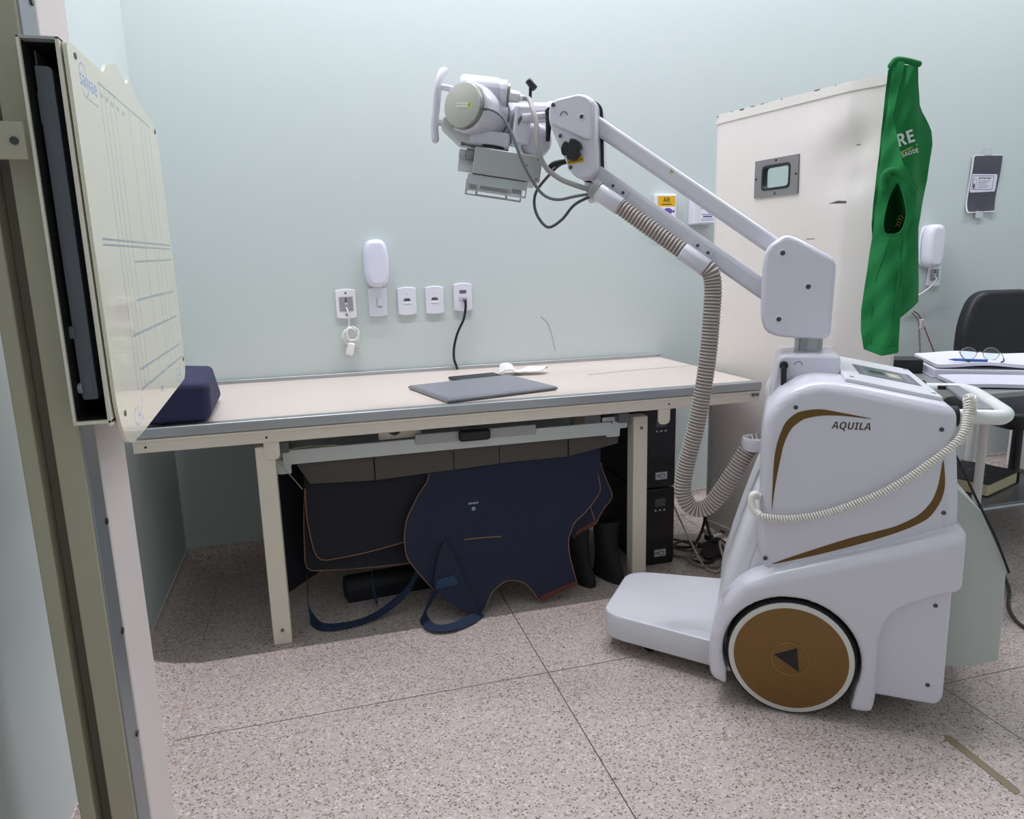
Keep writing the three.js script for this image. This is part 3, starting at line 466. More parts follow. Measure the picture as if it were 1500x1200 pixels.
// ------------------------------------------------------------------ wall bucky stand at the left
{
  const st = thing('chest_stand', 'cream upright chest stand with rail column at the left edge', 'stand');
  const colZ = [1.705, 1.93];
  part(st, 'rail_profile', bbox([-0.424, 0, 1.8], [-0.402, RH, 1.93], 0.003), standPaint);
  part(st, 'rail_profile', bbox([-0.38, 0, 1.8], [-0.343, RH, 1.93], 0.003), standPaint);
  part(st, 'rail_groove', bbox([-0.4015, 0, 1.8], [-0.3805, RH, 1.9], 0.001), M(0x7d7464, 0.7));
  part(st, 'steel_strip', bbox([-0.36, 0, 1.865], [-0.34, RH, 1.927], 0.002), M(0x8e9396, 0.4, 0.5));
  part(st, 'face_profile', bbox([-0.424, 0, colZ[0]], [-0.339, RH, 1.86], 0.006), creamPink);
  for (let i = 0; i < 8; i++) part(st, 'strip_screw', rod([-0.341, 0.25 + i * 0.19, 1.876], [-0.3375, 0.25 + i * 0.19, 1.876], 0.0055, 0.0055, 12), M(0x4d4f50, 0.4, 0.6));
  part(st, 'bracket', bbox([-0.55, 1.355, 1.985], [-0.338, 1.402, 1.99], 0.0015), standPaint);
  part(st, 'bracket_screw', rod([-0.35, 1.378, 1.989], [-0.35, 1.378, 1.993], 0.005, 0.005, 12), M(0x4a4a48, 0.4, 0.5));
  part(st, 'carriage', bbox([-0.3385, 1.1, 1.72], [-0.3345, 1.45, 1.85], 0.001), standPaint);
  // cassette box: five plates around a black inside, open towards the room
  const X0 = -0.334, X1 = -0.285, Y0 = 1.0, Y1 = 1.508, Z0 = 1.4, Z1 = 1.983;
  const bx = partGroup(st, 'cassette_box');
  part(bx, 'back_plate', bbox([X0, Y0, Z0], [X0 + 0.004, Y1, Z1], 0.001), cream);
  part(bx, 'front_plate', bbox([X1 - 0.005, Y0 - 0.006, Z0], [X1, Y1, Z1], 0.001), cream);
  part(bx, 'top_plate', bbox([X0, Y1 - 0.004, Z0], [X1, Y1, Z1], 0.001), greyPaint);
  part(bx, 'bottom_plate', bbox([X0, Y0 - 0.002, Z0], [X1, Y0 + 0.003, Z1], 0.001), cream);
  part(bx, 'end_plate', bbox([X0, Y0, Z0], [X1, Y1, Z0 + 0.004], 0.001), cream);
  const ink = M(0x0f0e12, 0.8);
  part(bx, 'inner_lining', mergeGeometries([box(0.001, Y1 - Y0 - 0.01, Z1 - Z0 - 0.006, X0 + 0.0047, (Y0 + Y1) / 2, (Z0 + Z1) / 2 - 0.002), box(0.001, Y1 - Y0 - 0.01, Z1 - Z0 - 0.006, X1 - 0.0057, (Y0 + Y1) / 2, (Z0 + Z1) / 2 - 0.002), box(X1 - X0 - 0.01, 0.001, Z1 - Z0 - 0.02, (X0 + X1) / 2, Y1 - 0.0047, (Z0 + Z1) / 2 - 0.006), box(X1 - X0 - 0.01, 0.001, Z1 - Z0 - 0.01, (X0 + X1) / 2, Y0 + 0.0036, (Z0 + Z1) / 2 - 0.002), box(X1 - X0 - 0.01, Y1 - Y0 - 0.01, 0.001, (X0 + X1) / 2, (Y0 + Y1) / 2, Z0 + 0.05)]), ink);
  const tm = M(0x6d6f77, 0.5, 0.2);
  part(bx, 'tray', mergeGeometries([slab(roundPoly([[-0.325, 1.03, 0.004], [-0.304, 1.03, 0.004], [-0.304, 1.478, 0.008], [-0.325, 1.478]], 0.001), 1.46, 1.957, 0.001).toNonIndexed(), box(0.002, 0.02, 0.5, -0.3235, 1.488, 1.7).toNonIndexed()].map((g) => { g.deleteAttribute('uv'); return g; })), tm);
  part(bx, 'tray_catch', bbox([-0.331, 1.118, 1.93], [-0.321, 1.136, 1.96], 0.002), tm);
  part(bx, 'tray_clip', bbox([-0.3265, 1.405, 1.92], [-0.3225, 1.445, 1.955], 0.001), greyPaint);
  part(bx, 'tray_label', bbox([-0.319, 1.04, 1.9572], [-0.309, 1.07, 1.9578], 0.0002), M(0x6b6f78, 0.5));
  part(bx, 'spring_knob', rod([-0.329, 1.047, 1.955], [-0.322, 1.047, 1.955], 0.008, 0.008, 14, 0.002), greyPaint);
  // printed chart board on the face
  const out = roundPoly([[-1.98, 1.507, 0.003], [-1.795, 1.509], [-1.775, 1.527], [-1.705, 1.546], [-1.637, 1.528], [-1.613, 1.545], [-1.553, 1.517], [-1.427, 1.506], [-1.395, 1.49, 0.03], [-1.375, 1.25], [-1.378, 1.0], [-1.4, 0.978, 0.03], [-1.86, 0.952, 0.02], [-1.945, 0.955, 0.04], [-1.975, 1.01, 0.03]], 0.006);
  const BX = -1.985, BW = 0.62, BY = 0.945, BH = 0.61;
  const tex = canvasTex(1240, 1220, (c, w, h) => {
    const X = (z) => (-z - BX) / BW * w, Y = (y) => (1 - (y - BY) / BH) * h;
    c.fillStyle = '#e6e1c8'; c.fillRect(0, 0, w, h);
    for (let i = 0; i < 260; i++) { c.fillStyle = `rgba(150,130,80,${rr(0.01, 0.05)})`; c.beginPath(); c.ellipse(rnd() * w, rnd() * h, rr(2, 18), rr(2, 10), 0, 0, 7); c.fill(); }
    c.strokeStyle = '#7f8b92'; c.lineWidth = 4.5;
    const L = (a, b) => { c.beginPath(); c.moveTo(X(a[0]), Y(a[1])); c.lineTo(X(b[0]), Y(b[1])); c.stroke(); };
    for (const z of [1.835, 1.808, 1.78, 1.748, 1.645, 1.56, 1.525, 1.48]) L([z, 1.485], [z, 1.02]);
    c.lineWidth = 6; L([1.842, 1.486], [1.47, 1.489]); L([1.932, 1.256], [1.394, 1.264]); L([1.932, 1.248], [1.394, 1.256]); L([1.745, 1.226], [1.398, 1.234]);
    c.lineWidth = 9; c.strokeStyle = '#9aa6aa'; L([1.766, 1.163], [1.417, 1.168]); L([1.823, 1.108], [1.411, 1.116]); L([1.801, 1.051], [1.408, 1.056]); L([1.814, 1.019], [1.4, 1.028]);
    c.fillStyle = '#8d99a2'; for (const z of [1.832, 1.805, 1.772, 1.735, 1.7]) for (let i = 0; i < 3; i++) c.fillRect(X(z) + i * 11, Y(1.474), 7, 14);
    c.fillStyle = '#6f86c6'; c.font = 'bold 58px sans-serif'; c.save(); c.translate(X(1.938), Y(1.462)); c.fillText('sawae', 0, 0); c.restore();
    c.strokeStyle = '#7f94cc'; c.lineWidth = 5; c.beginPath(); c.arc(X(1.918), Y(1.475), 34, Math.PI, 6.2); c.stroke(); c.beginPath(); c.arc(X(1.918), Y(1.468), 38, 0.4, 2.6); c.stroke(); c.fillStyle = '#a9b1ae'; c.fillRect(X(1.92), Y(1.45), 130, 7);
    c.strokeStyle = '#7c92c6'; c.lineWidth = 7;
    for (const [z, y] of [[1.879, 1.0], [1.492, 1.012]]) { const x = X(z), yy = Y(y); c.beginPath(); c.arc(x + 24, yy + 30, 26, 1.2, 5.0); c.moveTo(x + 46, yy); c.lineTo(x + 46, yy + 66); c.moveTo(x + 46, yy + 34); c.lineTo(x + 76, yy + 34); c.moveTo(x + 76, yy); c.lineTo(x + 76, yy + 66); c.moveTo(x + 112, yy + 8); c.quadraticCurveTo(x + 80, yy + 30, x + 114, yy + 58); c.moveTo(x + 122, yy - 16); c.lineTo(x + 122, yy + 6); c.stroke(); }
    c.fillStyle = '#8d9fc6'; for (let i = 0; i < 3; i++) c.fillRect(X(1.66) + i * 14, Y(1.0), 9, 20);
  });
  const bd = part(st, 'chart_board', sheet(out, { cell: 0.011, thick: 0.005, uv: (x, y) => [(x - BX) / BW, (y - BY) / BH] }).rotateY(Math.PI / 2), M(0xffffff, 0.12, 0, { map: tex, clearcoat: 0.6, clearcoatRoughness: 0.03 }), [-0.28, 0, 0]);
  for (const [z, y] of [[1.945, 1.495], [1.415, 1.49], [1.935, 1.003], [1.392, 1.02]]) part(bd, 'board_screw', rod([0.002, y, z], [0.0036, y, z], 0.0052, 0.0045, 12), M(0x5e5648, 0.35, 0.7));
}

// ------------------------------------------------------------------ mobile lead screen
{
  const g = thing('lead_screen', 'tall cream mobile lead screen with small framed window and dented face', 'screen', [1.606, 0, 0.398], -77.4 * RAD);
  const dent = (x, y, a, b, r, d) => d * Math.exp(-(((x - a) ** 2 + (y - b) ** 2) / (r * r)));
  const bend = (x, y) => - Math.max(0, x - 0.625) * 0.26 - 0.9 * Math.max(0, x - 0.75) ** 1.5 - 0.5 * Math.max(0, 0.05 - x) ** 1.6 * 6 + Math.min(1, Math.max(0, (1.72 - y) / 0.08)) * (- dent(x, y, 0.645, 1.56, 0.06, 0.02) - dent(x, y, 0.6, 1.5, 0.1, 0.01) + dent(x, y, 0.52, 1.6, 0.1, 0.006) - dent(x, y, 0.5, 1.2, 0.16, 0.005) - dent(x, y, 0.66, 1.46, 0.05, 0.01));
  const tex = canvasTex(512, 1024, (c, w, h) => {
    c.fillStyle = '#e8e1da'; c.fillRect(0, 0, w, h);
    const X = (x) => x / 0.82 * w, Y = (y) => (1 - y / 1.8) * h;
    for (let i = 0; i < 220; i++) { c.fillStyle = `rgba(120,105,85,${rr(0.005, 0.02)})`; c.beginPath(); c.ellipse(rnd() * w, rnd() * h, rr(1, 14), rr(1, 9), 0, 0, 7); c.fill(); }
    c.fillStyle = 'rgba(60,42,28,.85)';
    for (let i = 0; i < 60; i++) { const x = rnd() * w, y = h * (0.955 + 0.04 * rnd()); c.beginPath(); c.ellipse(x, y, rr(1, 12), rr(0.6, 3), 0, 0, 7); c.fill(); }
    for (let i = 0; i < 70; i++) { c.fillStyle = `rgba(70,58,48,${rr(0.3, 0.8)})`; c.beginPath(); c.ellipse(rnd() * w, h * (0.55 + 0.43 * rnd()), rr(0.4, 1.6), rr(0.4, 2.2), 0, 0, 7); c.fill(); }
    c.fillStyle = '#4a443d'; c.beginPath(); c.moveTo(X(0.565), Y(1.383)); c.lineTo(X(0.6), Y(1.39)); c.lineTo(X(0.632), Y(1.386)); c.lineTo(X(0.632), Y(1.379)); c.lineTo(X(0.6), Y(1.381)); c.fill();
    c.fillStyle = '#6f675d'; c.fillRect(X(0.64), Y(1.566), 8, 2); c.fillRect(X(0.48), Y(1.27), 22, 1.5);
    c.fillStyle = '#c9c6c0'; c.fillRect(X(0.572), Y(1.752), 30, 11); c.fillStyle = '#6d7a80'; c.fillRect(X(0.574), Y(1.75), 5, 8); for (let i = 0; i < 3; i++) c.fillRect(X(0.588), Y(1.75) + 1 + i * 3, 20, 1);
  });
  const paint = M(0xffffff, 0.4, 0, { map: tex });
  const out = roundPoly([[0, 0.05, 0.03], [0.8, 0.05, 0.03], [0.8, 1.757, 0.04], [0.0, 1.763, 0.035]], 0.02);
  const win = roundPoly([[0.272, 1.452], [0.405, 1.452], [0.405, 1.542], [0.272, 1.542]], 0.018);
  const uv = (x, y) => [x / 0.82, y / 1.8];
  part(g, 'panel', sheet(out, { holes: [win], cell: 0.0125, disp: (x, y) => bend(x, y) - 0.009, thick: 0.018, uv }), paint);
  const rimT = canvasTex(512, 32, (c, w, h) => { c.fillStyle = '#e3ded6'; c.fillRect(0, 0, w, h); c.fillStyle = '#4d4843'; for (let i = 0; i < 34; i++) { c.beginPath(); c.ellipse(rnd() * w, rnd() * 7, rr(1, 9), rr(0.8, 3), 0, 0, 7); c.fill(); } });
  part(g, 'top_rim', sheet(roundPoly([[-0.002, 1.732, 0.002], [0.802, 1.73, 0.002], [0.802, 1.759, 0.03], [-0.002, 1.766, 0.03]], 0.002), { cell: 0.01, disp: (x, y) => bend(x, 1.73) - 0.009, thick: 0.026, uv: (x, y) => [x / 0.8, (y - 1.725) / 0.045] }), M(0xffffff, 0.42, 0, { map: rimT }));
  part(g, 'bottom_lip', sheet([[0.02, 0.05], [0.78, 0.05], [0.78, 0.085], [0.02, 0.085]], { cell: 0.016, disp: (x, y) => bend(x, 1.1) - 0.012, thick: 0.042, uv }), paint);
  const fr = [[0.238, 1.43], [0.438, 1.43], [0.438, 1.563], [0.238, 1.563]];
  const f = part(g, 'window_frame', slab(fr, -0.004, 0.007, 0, [win]), M(0x8f8d8c, 0.45, 0.5));
  for (const [x, y] of [[0.338, 1.555], [0.338, 1.4385], [0.2465, 1.497], [0.43, 1.497]]) part(f, 'frame_screw', rod([x, y, 0.006], [x, y, 0.009], 0.004, 0.004, 10), M(0x3f3f40, 0.4, 0.6));
  const win2 = roundPoly([[0.281, 1.461], [0.396, 1.461], [0.396, 1.533], [0.281, 1.533]], 0.014);
  part(g, 'gasket', slab(win, -0.016, 0.009, 0.002, [win2]), M(0x1f2426, 0.5));
  part(g, 'window_pane', box(0.124, 0.08, 0.004, 0.3385, 1.497, -0.01), glass);
  for (const x of [0.07, 0.72]) { const ft = part(g, 'foot', bbox([x - 0.02, 0.03, -0.2], [x + 0.02, 0.055, 0.1 - (x < 0.4 ? 0.06 : 0)], 0.004), cream); for (const z of [-0.18, x < 0.4 ? 0.02 : 0.08]) part(ft, 'caster', rod([x - 0.009, 0.02, z], [x + 0.009, 0.02, z], 0.02, 0.02, 18, 0.003), rubber); }
}
// ------------------------------------------------------------------ green jacket hung on the screen
{
  const j = thing('green_jacket', 'green uniform jacket with white lettering hung over the end of the lead screen', 'jacket', [1.75, 0, 1.2], -36.87 * RAD);
  const w = (x, y, a) => 0.007 * Math.sin(x * 85 + y * 6 + Math.sin(y * 9 + a) * 1.3 + a) + 0.004 * Math.sin(y * 27 + x * 34 + a * 2) + 0.003 * Math.sin(y * 61 - x * 90 + a);
  const back = [[-0.031, 1.75], [-0.01, 1.768], [0.052, 1.757], [0.058, 1.71], [0.067, 1.65], [0.112, 1.579], [0.118, 1.54], [0.113, 1.433], [0.095, 1.293], [0.108, 1.17], [0.119, 1.054], [0.054, 1.001], [-0.008, 1.001], [-0.045, 1.3]];
  const flat = (x, y) => 1 - 0.9 * Math.exp(-((((x - 0.045) / 0.05) ** 2 + ((y - 1.53) / 0.06) ** 2) ** 2));
  const zb = (x, y) => 0.004 - 0.5 * Math.max(0, x) + w(x, y, 0) * flat(x, y) - 0.9 * Math.max(0, x - 0.062);
  const hole = [[0.013, 1.418], [0.024, 1.395], [0.031, 1.374], [0.042, 1.324], [0.032, 1.278], [0.013, 1.266], [-0.01, 1.271], [-0.018, 1.3], [-0.012, 1.356], [-0.001, 1.399]];
  const inner = hole.map(([x, y]) => [0.012 + (x - 0.012) * 1.12, 1.335 + (y - 1.335) * 1.06]);
  part(j, 'back_panel', sheet(back, { holes: [inner], cell: 0.007, disp: zb, thick: 0.004 }), green);
  const front = [[-0.02, 1.766], [0.009, 1.76], [0.006, 1.72], [-0.002, 1.685], [-0.012, 1.61], [0.002, 1.551], [0.02, 1.472], [0.067, 1.401], [0.065, 1.352], [0.047, 1.273], [0.053, 1.171], [0.046, 1.068], [0.052, 0.907], [0.03, 0.903], [0.004, 0.898], [-0.045, 0.914], [-0.056, 0.97], [-0.059, 1.037], [-0.051, 1.153], [-0.042, 1.277], [-0.037, 1.388], [-0.037, 1.496], [-0.028, 1.631]];
  const zf = (x, y) => 0.042 + 0.35 * x + 0.028 * Math.min(1, Math.max(0, (1.7 - y) / 0.2)) * Math.cos((x - 0.0) * 22) + w(x, y, 1.7) * 0.8 + 0.008 * Math.exp(-(((x - 0.0) ** 2 * 0.5 + (y - 1.44) ** 2) / 0.0016));
  part(j, 'front_panel', sheet(front, { holes: [hole], cell: 0.006, disp: zf, thick: 0.004 }), green);
  part(j, 'collar', tube([[-0.026, 1.755, 0.035], [-0.012, 1.77, 0.03], [0.02, 1.766, 0.018], [0.05, 1.757, 0.008]], 0.009, 24, 10), green);
  part(j, 'shoulder_fold', tube([[-0.022, 1.4, 0.07], [-0.026, 1.44, 0.078], [0.0, 1.452, 0.08], [0.03, 1.425, 0.076], [0.058, 1.39, 0.066]], 0.009, 30, 10), green);
  for (const pts of [[[0.004, 1.262], [-0.012, 1.2], [-0.024, 1.14], [-0.03, 1.05], [-0.026, 0.93]], [[0.03, 1.27], [0.036, 1.17], [0.03, 1.06], [0.036, 0.92]]]) part(j, 'seam', tube(pts.map(([x, y]) => [x, y, zf(x, y) + 0.0016]), 0.0022, 40, 6), green);
  part(j, 'hem', sheet([[-0.046, 0.916], [0.004, 0.9], [0.052, 0.909], [0.051, 0.93], [0.004, 0.922], [-0.047, 0.937]], { cell: 0.006, disp: (x, y) => zf(x, y) + 0.003, thick: 0.003 }), green);
  part(j, 'armhole_seam', tube(hole.map(([x, y]) => [x, y, zf(x, y) + 0.002]), 0.0028, 60, 6, true), green);
  {   // inside of the sleeve: a closed cloth pocket running back from the armhole
    const loop = densify(inner, true, 40).slice(0, 40), R = 9, pos = [], idx = [], n = loop.length;
    for (let r = 0; r <= R; r++) { const t = Math.min(1, r / (R - 2)), k = r <= R - 2 ? 1 + 0.12 * Math.sin(t * 3) : r === R - 1 ? 0.5 : 0.02; for (const [x, y] of loop) pos.push(0.012 + (x - 0.012) * k, 1.335 + (y - 1.335) * k - 0.05 * t, (zf(x, y) - 0.002) * (1 - t) - 0.075 * t); }
    for (let r = 0; r < R; r++) for (let i = 0; i < n; i++) { const a = r * n + i, b = r * n + (i + 1) % n; idx.push(a, a + n, b, b, a + n, b + n); }
    const g = new THREE.BufferGeometry(); g.setAttribute('position', new THREE.Float32BufferAttribute(pos, 3)); g.setIndex(idx); g.computeVertexNormals();
    part(j, 'sleeve_inside', g, green);
  }
  part(j, 'embroidery', mergeGeometries([0, 1, 2, 3].map((i) => tube([[i * 0.009, 0, 0], [i * 0.009 + 0.006, 0.008, 0.001], [i * 0.009 + 0.001, 0.013, 0]], 0.0012, 10, 5))).rotateZ(1.35), M(0xc7b23a, 0.8), [0.034, 1.29, 0.02]);
  const lw = M(0xe6e9e6, 0.8);
  const print = (t, size, sx, x0, y0, rz) => { const g = letters(t, size, 0.001).scale(sx, 1, 1).rotateZ(rz).translate(x0, y0, 0), a = g.attributes.position; for (let i = 0; i < a.count; i++) a.setZ(i, a.getZ(i) + zb(a.getX(i), a.getY(i)) + 0.0035); g.computeVertexNormals(); part(j, 'lettering', g, lw); };
  print('RE', 0.037, 0.9, 0.012, 1.527, 0.33);
  print('SAÚDE', 0.0125, 0.95, 0.027, 1.497, 0.33);
  part(j, 'yellow_line', tube([[0.018, 1.51, zb(0.018, 1.51) + 0.003], [0.045, 1.523, zb(0.045, 1.523) + 0.003], [0.07, 1.536, zb(0.07, 1.536) + 0.003]], 0.0014, 10, 6), M(0xd9c536, 0.7));
}

// ------------------------------------------------------------------ two stacked power units
for (const [k, y, lab] of [[0, 0, 'black tower power unit standing on the floor under the table end'], [1, 0.324, 'black tower power unit stacked on top of the other one']]) {
  const u = thing('power_unit', lab, 'power unit', [1.27, y, 0.6], 0, 'stacked power units');
  const H = 0.322;
  part(u, 'case', bbox([-0.075, 0.002, -0.38], [0.075, H, 0.01], 0.006), black);
  part(u, 'front_bezel', slab(roundPoly([[-0.076, 0.002], [0.076, 0.002], [0.076, H], [-0.076, H]], 0.01), 0.008, 0.03, 0.006), M(0x0f0f14, 0.35));
  part(u, 'display', rbox(0.046, 0.032, 0.002, 0.001, 0.012, H - 0.058, 0.0305), M(0x50565b, 0.3));
  for (let i = 0; i < 3; i++) part(u, 'button', slab(roundPoly([[-0.006, -0.003], [0.006, -0.003], [0.0, 0.005]], 0.001), 0, 0.002, 0.0005), M(0xcfd2d6, 0.4), [-0.008 + i * 0.019, H - 0.09, 0.03]);
  part(u, 'brand_label', box(0.05, 0.03, 0.0008, 0.015, 0.05, 0.0304), M(0xffffff, 0.5, 0, { map: canvasTex(160, 96, (c, w, h) => { c.fillStyle = '#b9bdc0'; c.fillRect(0, 0, w, h); c.strokeStyle = '#24282c'; c.lineWidth = 9; c.beginPath(); c.arc(95, 62, 38, 3.5, 6.1); c.stroke(); c.fillStyle = '#3a3f44'; c.fillRect(12, 34, 50, 9); c.fillRect(14, 52, 60, 8); for (let i = 0; i < 4; i++) c.fillRect(62 + i * 18, 70, 12, 12); }) }));
  for (let i = 0; i < 3; i++) part(u, 'groove', rbox(0.13, 0.002, 0.002, 0.0005, 0, 0.09 + i * 0.012, 0.0302), M(0x08080a, 0.6));
}

// ------------------------------------------------------------------ cables on the floor behind the base
{
  const beige = M(0xc2b8a8, 0.6), dk = M(0x2c2a2b, 0.6), mid = M(0x8d8479, 0.6);
  const C = (name, lab, pts, r, m) => single(name, lab, 'cable', tube(pts, r, 90, 8), m, [0, 0, 0], 0, 'tangled floor cables');
  C('floor_cable', 'thin beige cable sloping from behind the power units down to the floor', [[1.4, 0.3, 0.42], [1.41, 0.2, 0.5], [1.425, 0.08, 0.62], [1.432, 0.012, 0.72], [1.45, 0.007, 0.78], [1.5, 0.007, 0.74]], 0.004, beige);
  C('floor_cable', 'beige cable looping highest in the tangle by the lead screen', [[1.44, 0.007, 0.92], [1.48, 0.02, 0.82], [1.5, 0.075, 0.73], [1.53, 0.085, 0.68], [1.56, 0.04, 0.7], [1.55, 0.009, 0.78]], 0.005, beige);
  C('floor_cable', 'grey-brown cable coiled flat on the floor by the lead screen', [[1.36, 0.007, 0.56], [1.42, 0.008, 0.62], [1.5, 0.014, 0.6], [1.55, 0.016, 0.66], [1.5, 0.01, 0.74], [1.42, 0.012, 0.72], [1.4, 0.018, 0.65], [1.46, 0.02, 0.59], [1.54, 0.02, 0.62]], 0.006, mid);
  C('floor_cable', 'black cable looping off the floor at the foot of the lead screen', [[1.36, 0.009, 0.44], [1.42, 0.009, 0.5], [1.5, 0.012, 0.52], [1.56, 0.1, 0.5], [1.58, 0.16, 0.45], [1.555, 0.09, 0.54], [1.53, 0.02, 0.64], [1.47, 0.012, 0.7], [1.41, 0.01, 0.66]], 0.006, dk);
  C('floor_cable', 'dark brown cable lying in curls beside the power units', [[1.4, 0.007, 0.4], [1.45, 0.02, 0.46], [1.48, 0.026, 0.56], [1.43, 0.026, 0.6], [1.4, 0.022, 0.53], [1.46, 0.028, 0.5], [1.53, 0.024, 0.56], [1.55, 0.008, 0.6]], 0.005, M(0x5b5046, 0.6));
  part(single('cable_cover', 'dark cloth bundle at the foot of the lead screen', 'bundle', sheet(roundPoly([[-0.09, -0.07], [0.1, -0.06], [0.08, 0.08], [-0.06, 0.07]], 0.03), { cell: 0.008, thick: 0.008, disp: (x, y) => 0.006 + 0.05 * Math.exp(-((x * x + y * y) / 0.003)) + 0.008 * Math.sin(x * 50 + y * 30) * Math.exp(-((x * x + y * y) / 0.004)) }).rotateX(-Math.PI / 2), M(0x332e2b, 0.85), [1.56, 0.002, 0.6], 0), 'knot', new THREE.TorusGeometry(0.02, 0.005, 8, 20).rotateX(1.2), M(0x2a2624, 0.8), [0, 0.05, 0]);
  single('floor_tape', 'strip of brown tape stuck on the floor at the lower right', 'tape', sheet([[1.464, -1.83], [1.488, -1.815], [1.476, -2.03], [1.452, -2.036]], { cell: 0.01, thick: 0.001, disp: () => 0.0008 }).rotateX(-Math.PI / 2), M(0x8f8068, 0.7));
  single('floor_cable', 'dark cable curving over the floor at the right edge', 'cable', tube([[2.44, 0.1, 1.12], [2.42, 0.02, 1.18], [2.35, 0.007, 1.26], [2.23, 0.007, 1.36], [2.16, 0.007, 1.47], [2.17, 0.007, 1.6]], 0.006, 60, 8), M(0x3c3936, 0.6));
}

// ------------------------------------------------------------------ mobile X-ray machine (x forward to rear, z towards the near side)
{
  const m = thing('mobile_xray_machine', 'white mobile X-ray machine with brown wheels and raised jointed arm', 'X-ray machine', [1.154, 0, 1.623], -35 * RAD);
  const WC = -0.31;                      // middle plane
  // base platform
  const plat = roundPoly([[-0.12, 0.075], [-0.5, 0.165, 0.06], [-0.545, 0.2, 0.05], [-0.525, 0.48, 0.06], [-0.47, 0.515, 0.05], [-0.12, 0.54]], 0.02);
  const pg = slab(plat, 0.048, 0.13, 0.006).rotateX(-Math.PI / 2).scale(1, 1, 1);
  part(m, 'platform', pg.clone(), chassis);
  for (const w of [-0.22, -0.42]) part(m, 'front_caster', rod([-0.4, 0.024, w - 0.012], [-0.4, 0.024, w + 0.012], 0.024, 0.024, 20, 0.004), rubber);
  // upper body
  const upper = roundPoly([[-0.06, 0.36], [-0.093, 0.45, 0.02], [-0.098, 0.756, 0.06], [-0.09, 0.815, 0.05], [-0.05, 0.872, 0.05], [0.015, 0.903, 0.05], [0.085, 0.9, 0.05], [0.318, 0.855, 0.02], [0.34, 0.835, 0.02], [0.347, 0.747], [0.362, 0.613], [0.369, 0.42]], 0.01);
  const body = part(m, 'body', slab(upper, -0.59, -0.03, 0.03, [], 6, 0.5), white);
  // near and far skirts with the wheel arch
  const arch = circlePts(0, 0.164, 0.173, 26, -0.33, Math.PI + 0.37);
  const skirt = roundPoly([[-0.173, 0.063, 0.018], [-0.199, 0.075, 0.02], [-0.21, 0.11], [-0.206, 0.205, 0.04], [-0.179, 0.296, 0.05], [-0.129, 0.366, 0.05], [-0.062, 0.399, 0.04], [0.238, 0.512], [0.357, 0.563, 0.016], [0.374, 0.555, 0.012], [0.376, 0.408, 0.02], [0.345, 0.393, 0.02], [0.269, 0.358, 0.05], [0.222, 0.318, 0.06], [0.206, 0.249], [0.209, 0.09], [0.204, 0.045, 0.014], [0.168, 0.043, 0.014]], 0.006).concat(arch);
  const segDist = (P, x, y, closed) => { let d = 1e9; for (let i = closed ? 0 : 1, j = closed ? P.length - 1 : 0; i < P.length; j = i++) { const [ax, ay] = P[j], vx = P[i][0] - ax, vy = P[i][1] - ay, t = Math.max(0, Math.min(1, ((x - ax) * vx + (y - ay) * vy) / (vx * vx + vy * vy + 1e-12))); d = Math.min(d, Math.hypot(x - ax - t * vx, y - ay - t * vy)); } return d; };
  const ridgeLine = [[-0.215, 0.1], [-0.21, 0.205], [-0.179, 0.3], [-0.129, 0.37], [-0.062, 0.402], [0.238, 0.515], [0.374, 0.572]], fall = (d, r) => d >= r ? 0 : r * (1 - Math.sqrt(Math.max(0, 1 - (1 - d / r) ** 2)));
  part(m, 'near_skirt', sheet(skirt, { cell: 0.0062, thick: 0.07, disp: (x, y) => 0.006 - 0.035 - fall(segDist(ridgeLine, x, y, false), 0.04) - fall(segDist(skirt, x, y, true), 0.011) }), white);
  part(m, 'far_skirt', slab(skirt, -0.624, -0.53, 0.02, [], 5, 0.6), white);
  const lower = roundPoly([[0.19, 0.083], [0.353, 0.078, 0.02], [0.366, 0.1, 0.02], [0.362, 0.42], [0.19, 0.42]], 0.014);
  part(m, 'lower_panel', slab(lower, -0.09, -0.024, 0.008), white);
  part(m, 'lower_panel', slab(lower, -0.6, -0.53, 0.008), white);
  // curved front fairing and inner chassis
  const fair = roundPoly([[-0.08, 0.64], [-0.105, 0.58], [-0.145, 0.45], [-0.178, 0.33], [-0.198, 0.22], [-0.205, 0.125], [-0.02, 0.125], [-0.02, 0.64]], 0.03);
  part(m, 'front_fairing', slab(fair, -0.53, -0.07, 0.03, [], 5, 0.6), whiteSoft);
  part(m, 'inner_chassis', bbox([-0.15, 0.06, -0.53], [0.355, 0.4, -0.092], 0.01), greyDark);
  // wheels
  for (const [s, w] of [[1, 0.0], [-1, -0.62]]) {
    const wh = partGroup(m, s > 0 ? 'near_wheel' : 'far_wheel', [0, 0.164, w]);
    const D = (r, z0, z1, bev, mat, nm) => part(wh, nm, rod([0, 0, z0 * s], [0, 0, z1 * s], r, r, 56, bev), mat);
    D(0.164, -0.06, -0.002, 0.008, rubber, 'tyre');
    D(0.1565, -0.03, 0.002, 0.002, M(0xdcd8d2, 0.45), 'rim');
    D(0.143, -0.02, 0.0032, 0.0008, tan, 'wheel_disc');
    D(0.047, -0.01, 0.0052, 0.0008, tan, 'hub_disc');
    part(wh, 'hub_ring', new THREE.TorusGeometry(0.047, 0.0012, 8, 48), M(0xa98648, 0.25, 0.7), [0, 0, 0.0052 * s]);
    // three-faced black emblem
    const tr = [[-0.043, 0.007], [0.014, 0.035], [0.022, -0.034]], ap = [0.003, 0.004, 0.006], pos = [];
    for (let i = 0; i < 3; i++) { const a = tr[i], b = tr[(i + 2) % 3]; pos.push(...(s > 0 ? [a[0], a[1], 0, b[0], b[1], 0] : [b[0], b[1], 0, a[0], a[1], 0]), ap[0], ap[1], ap[2] * s); }
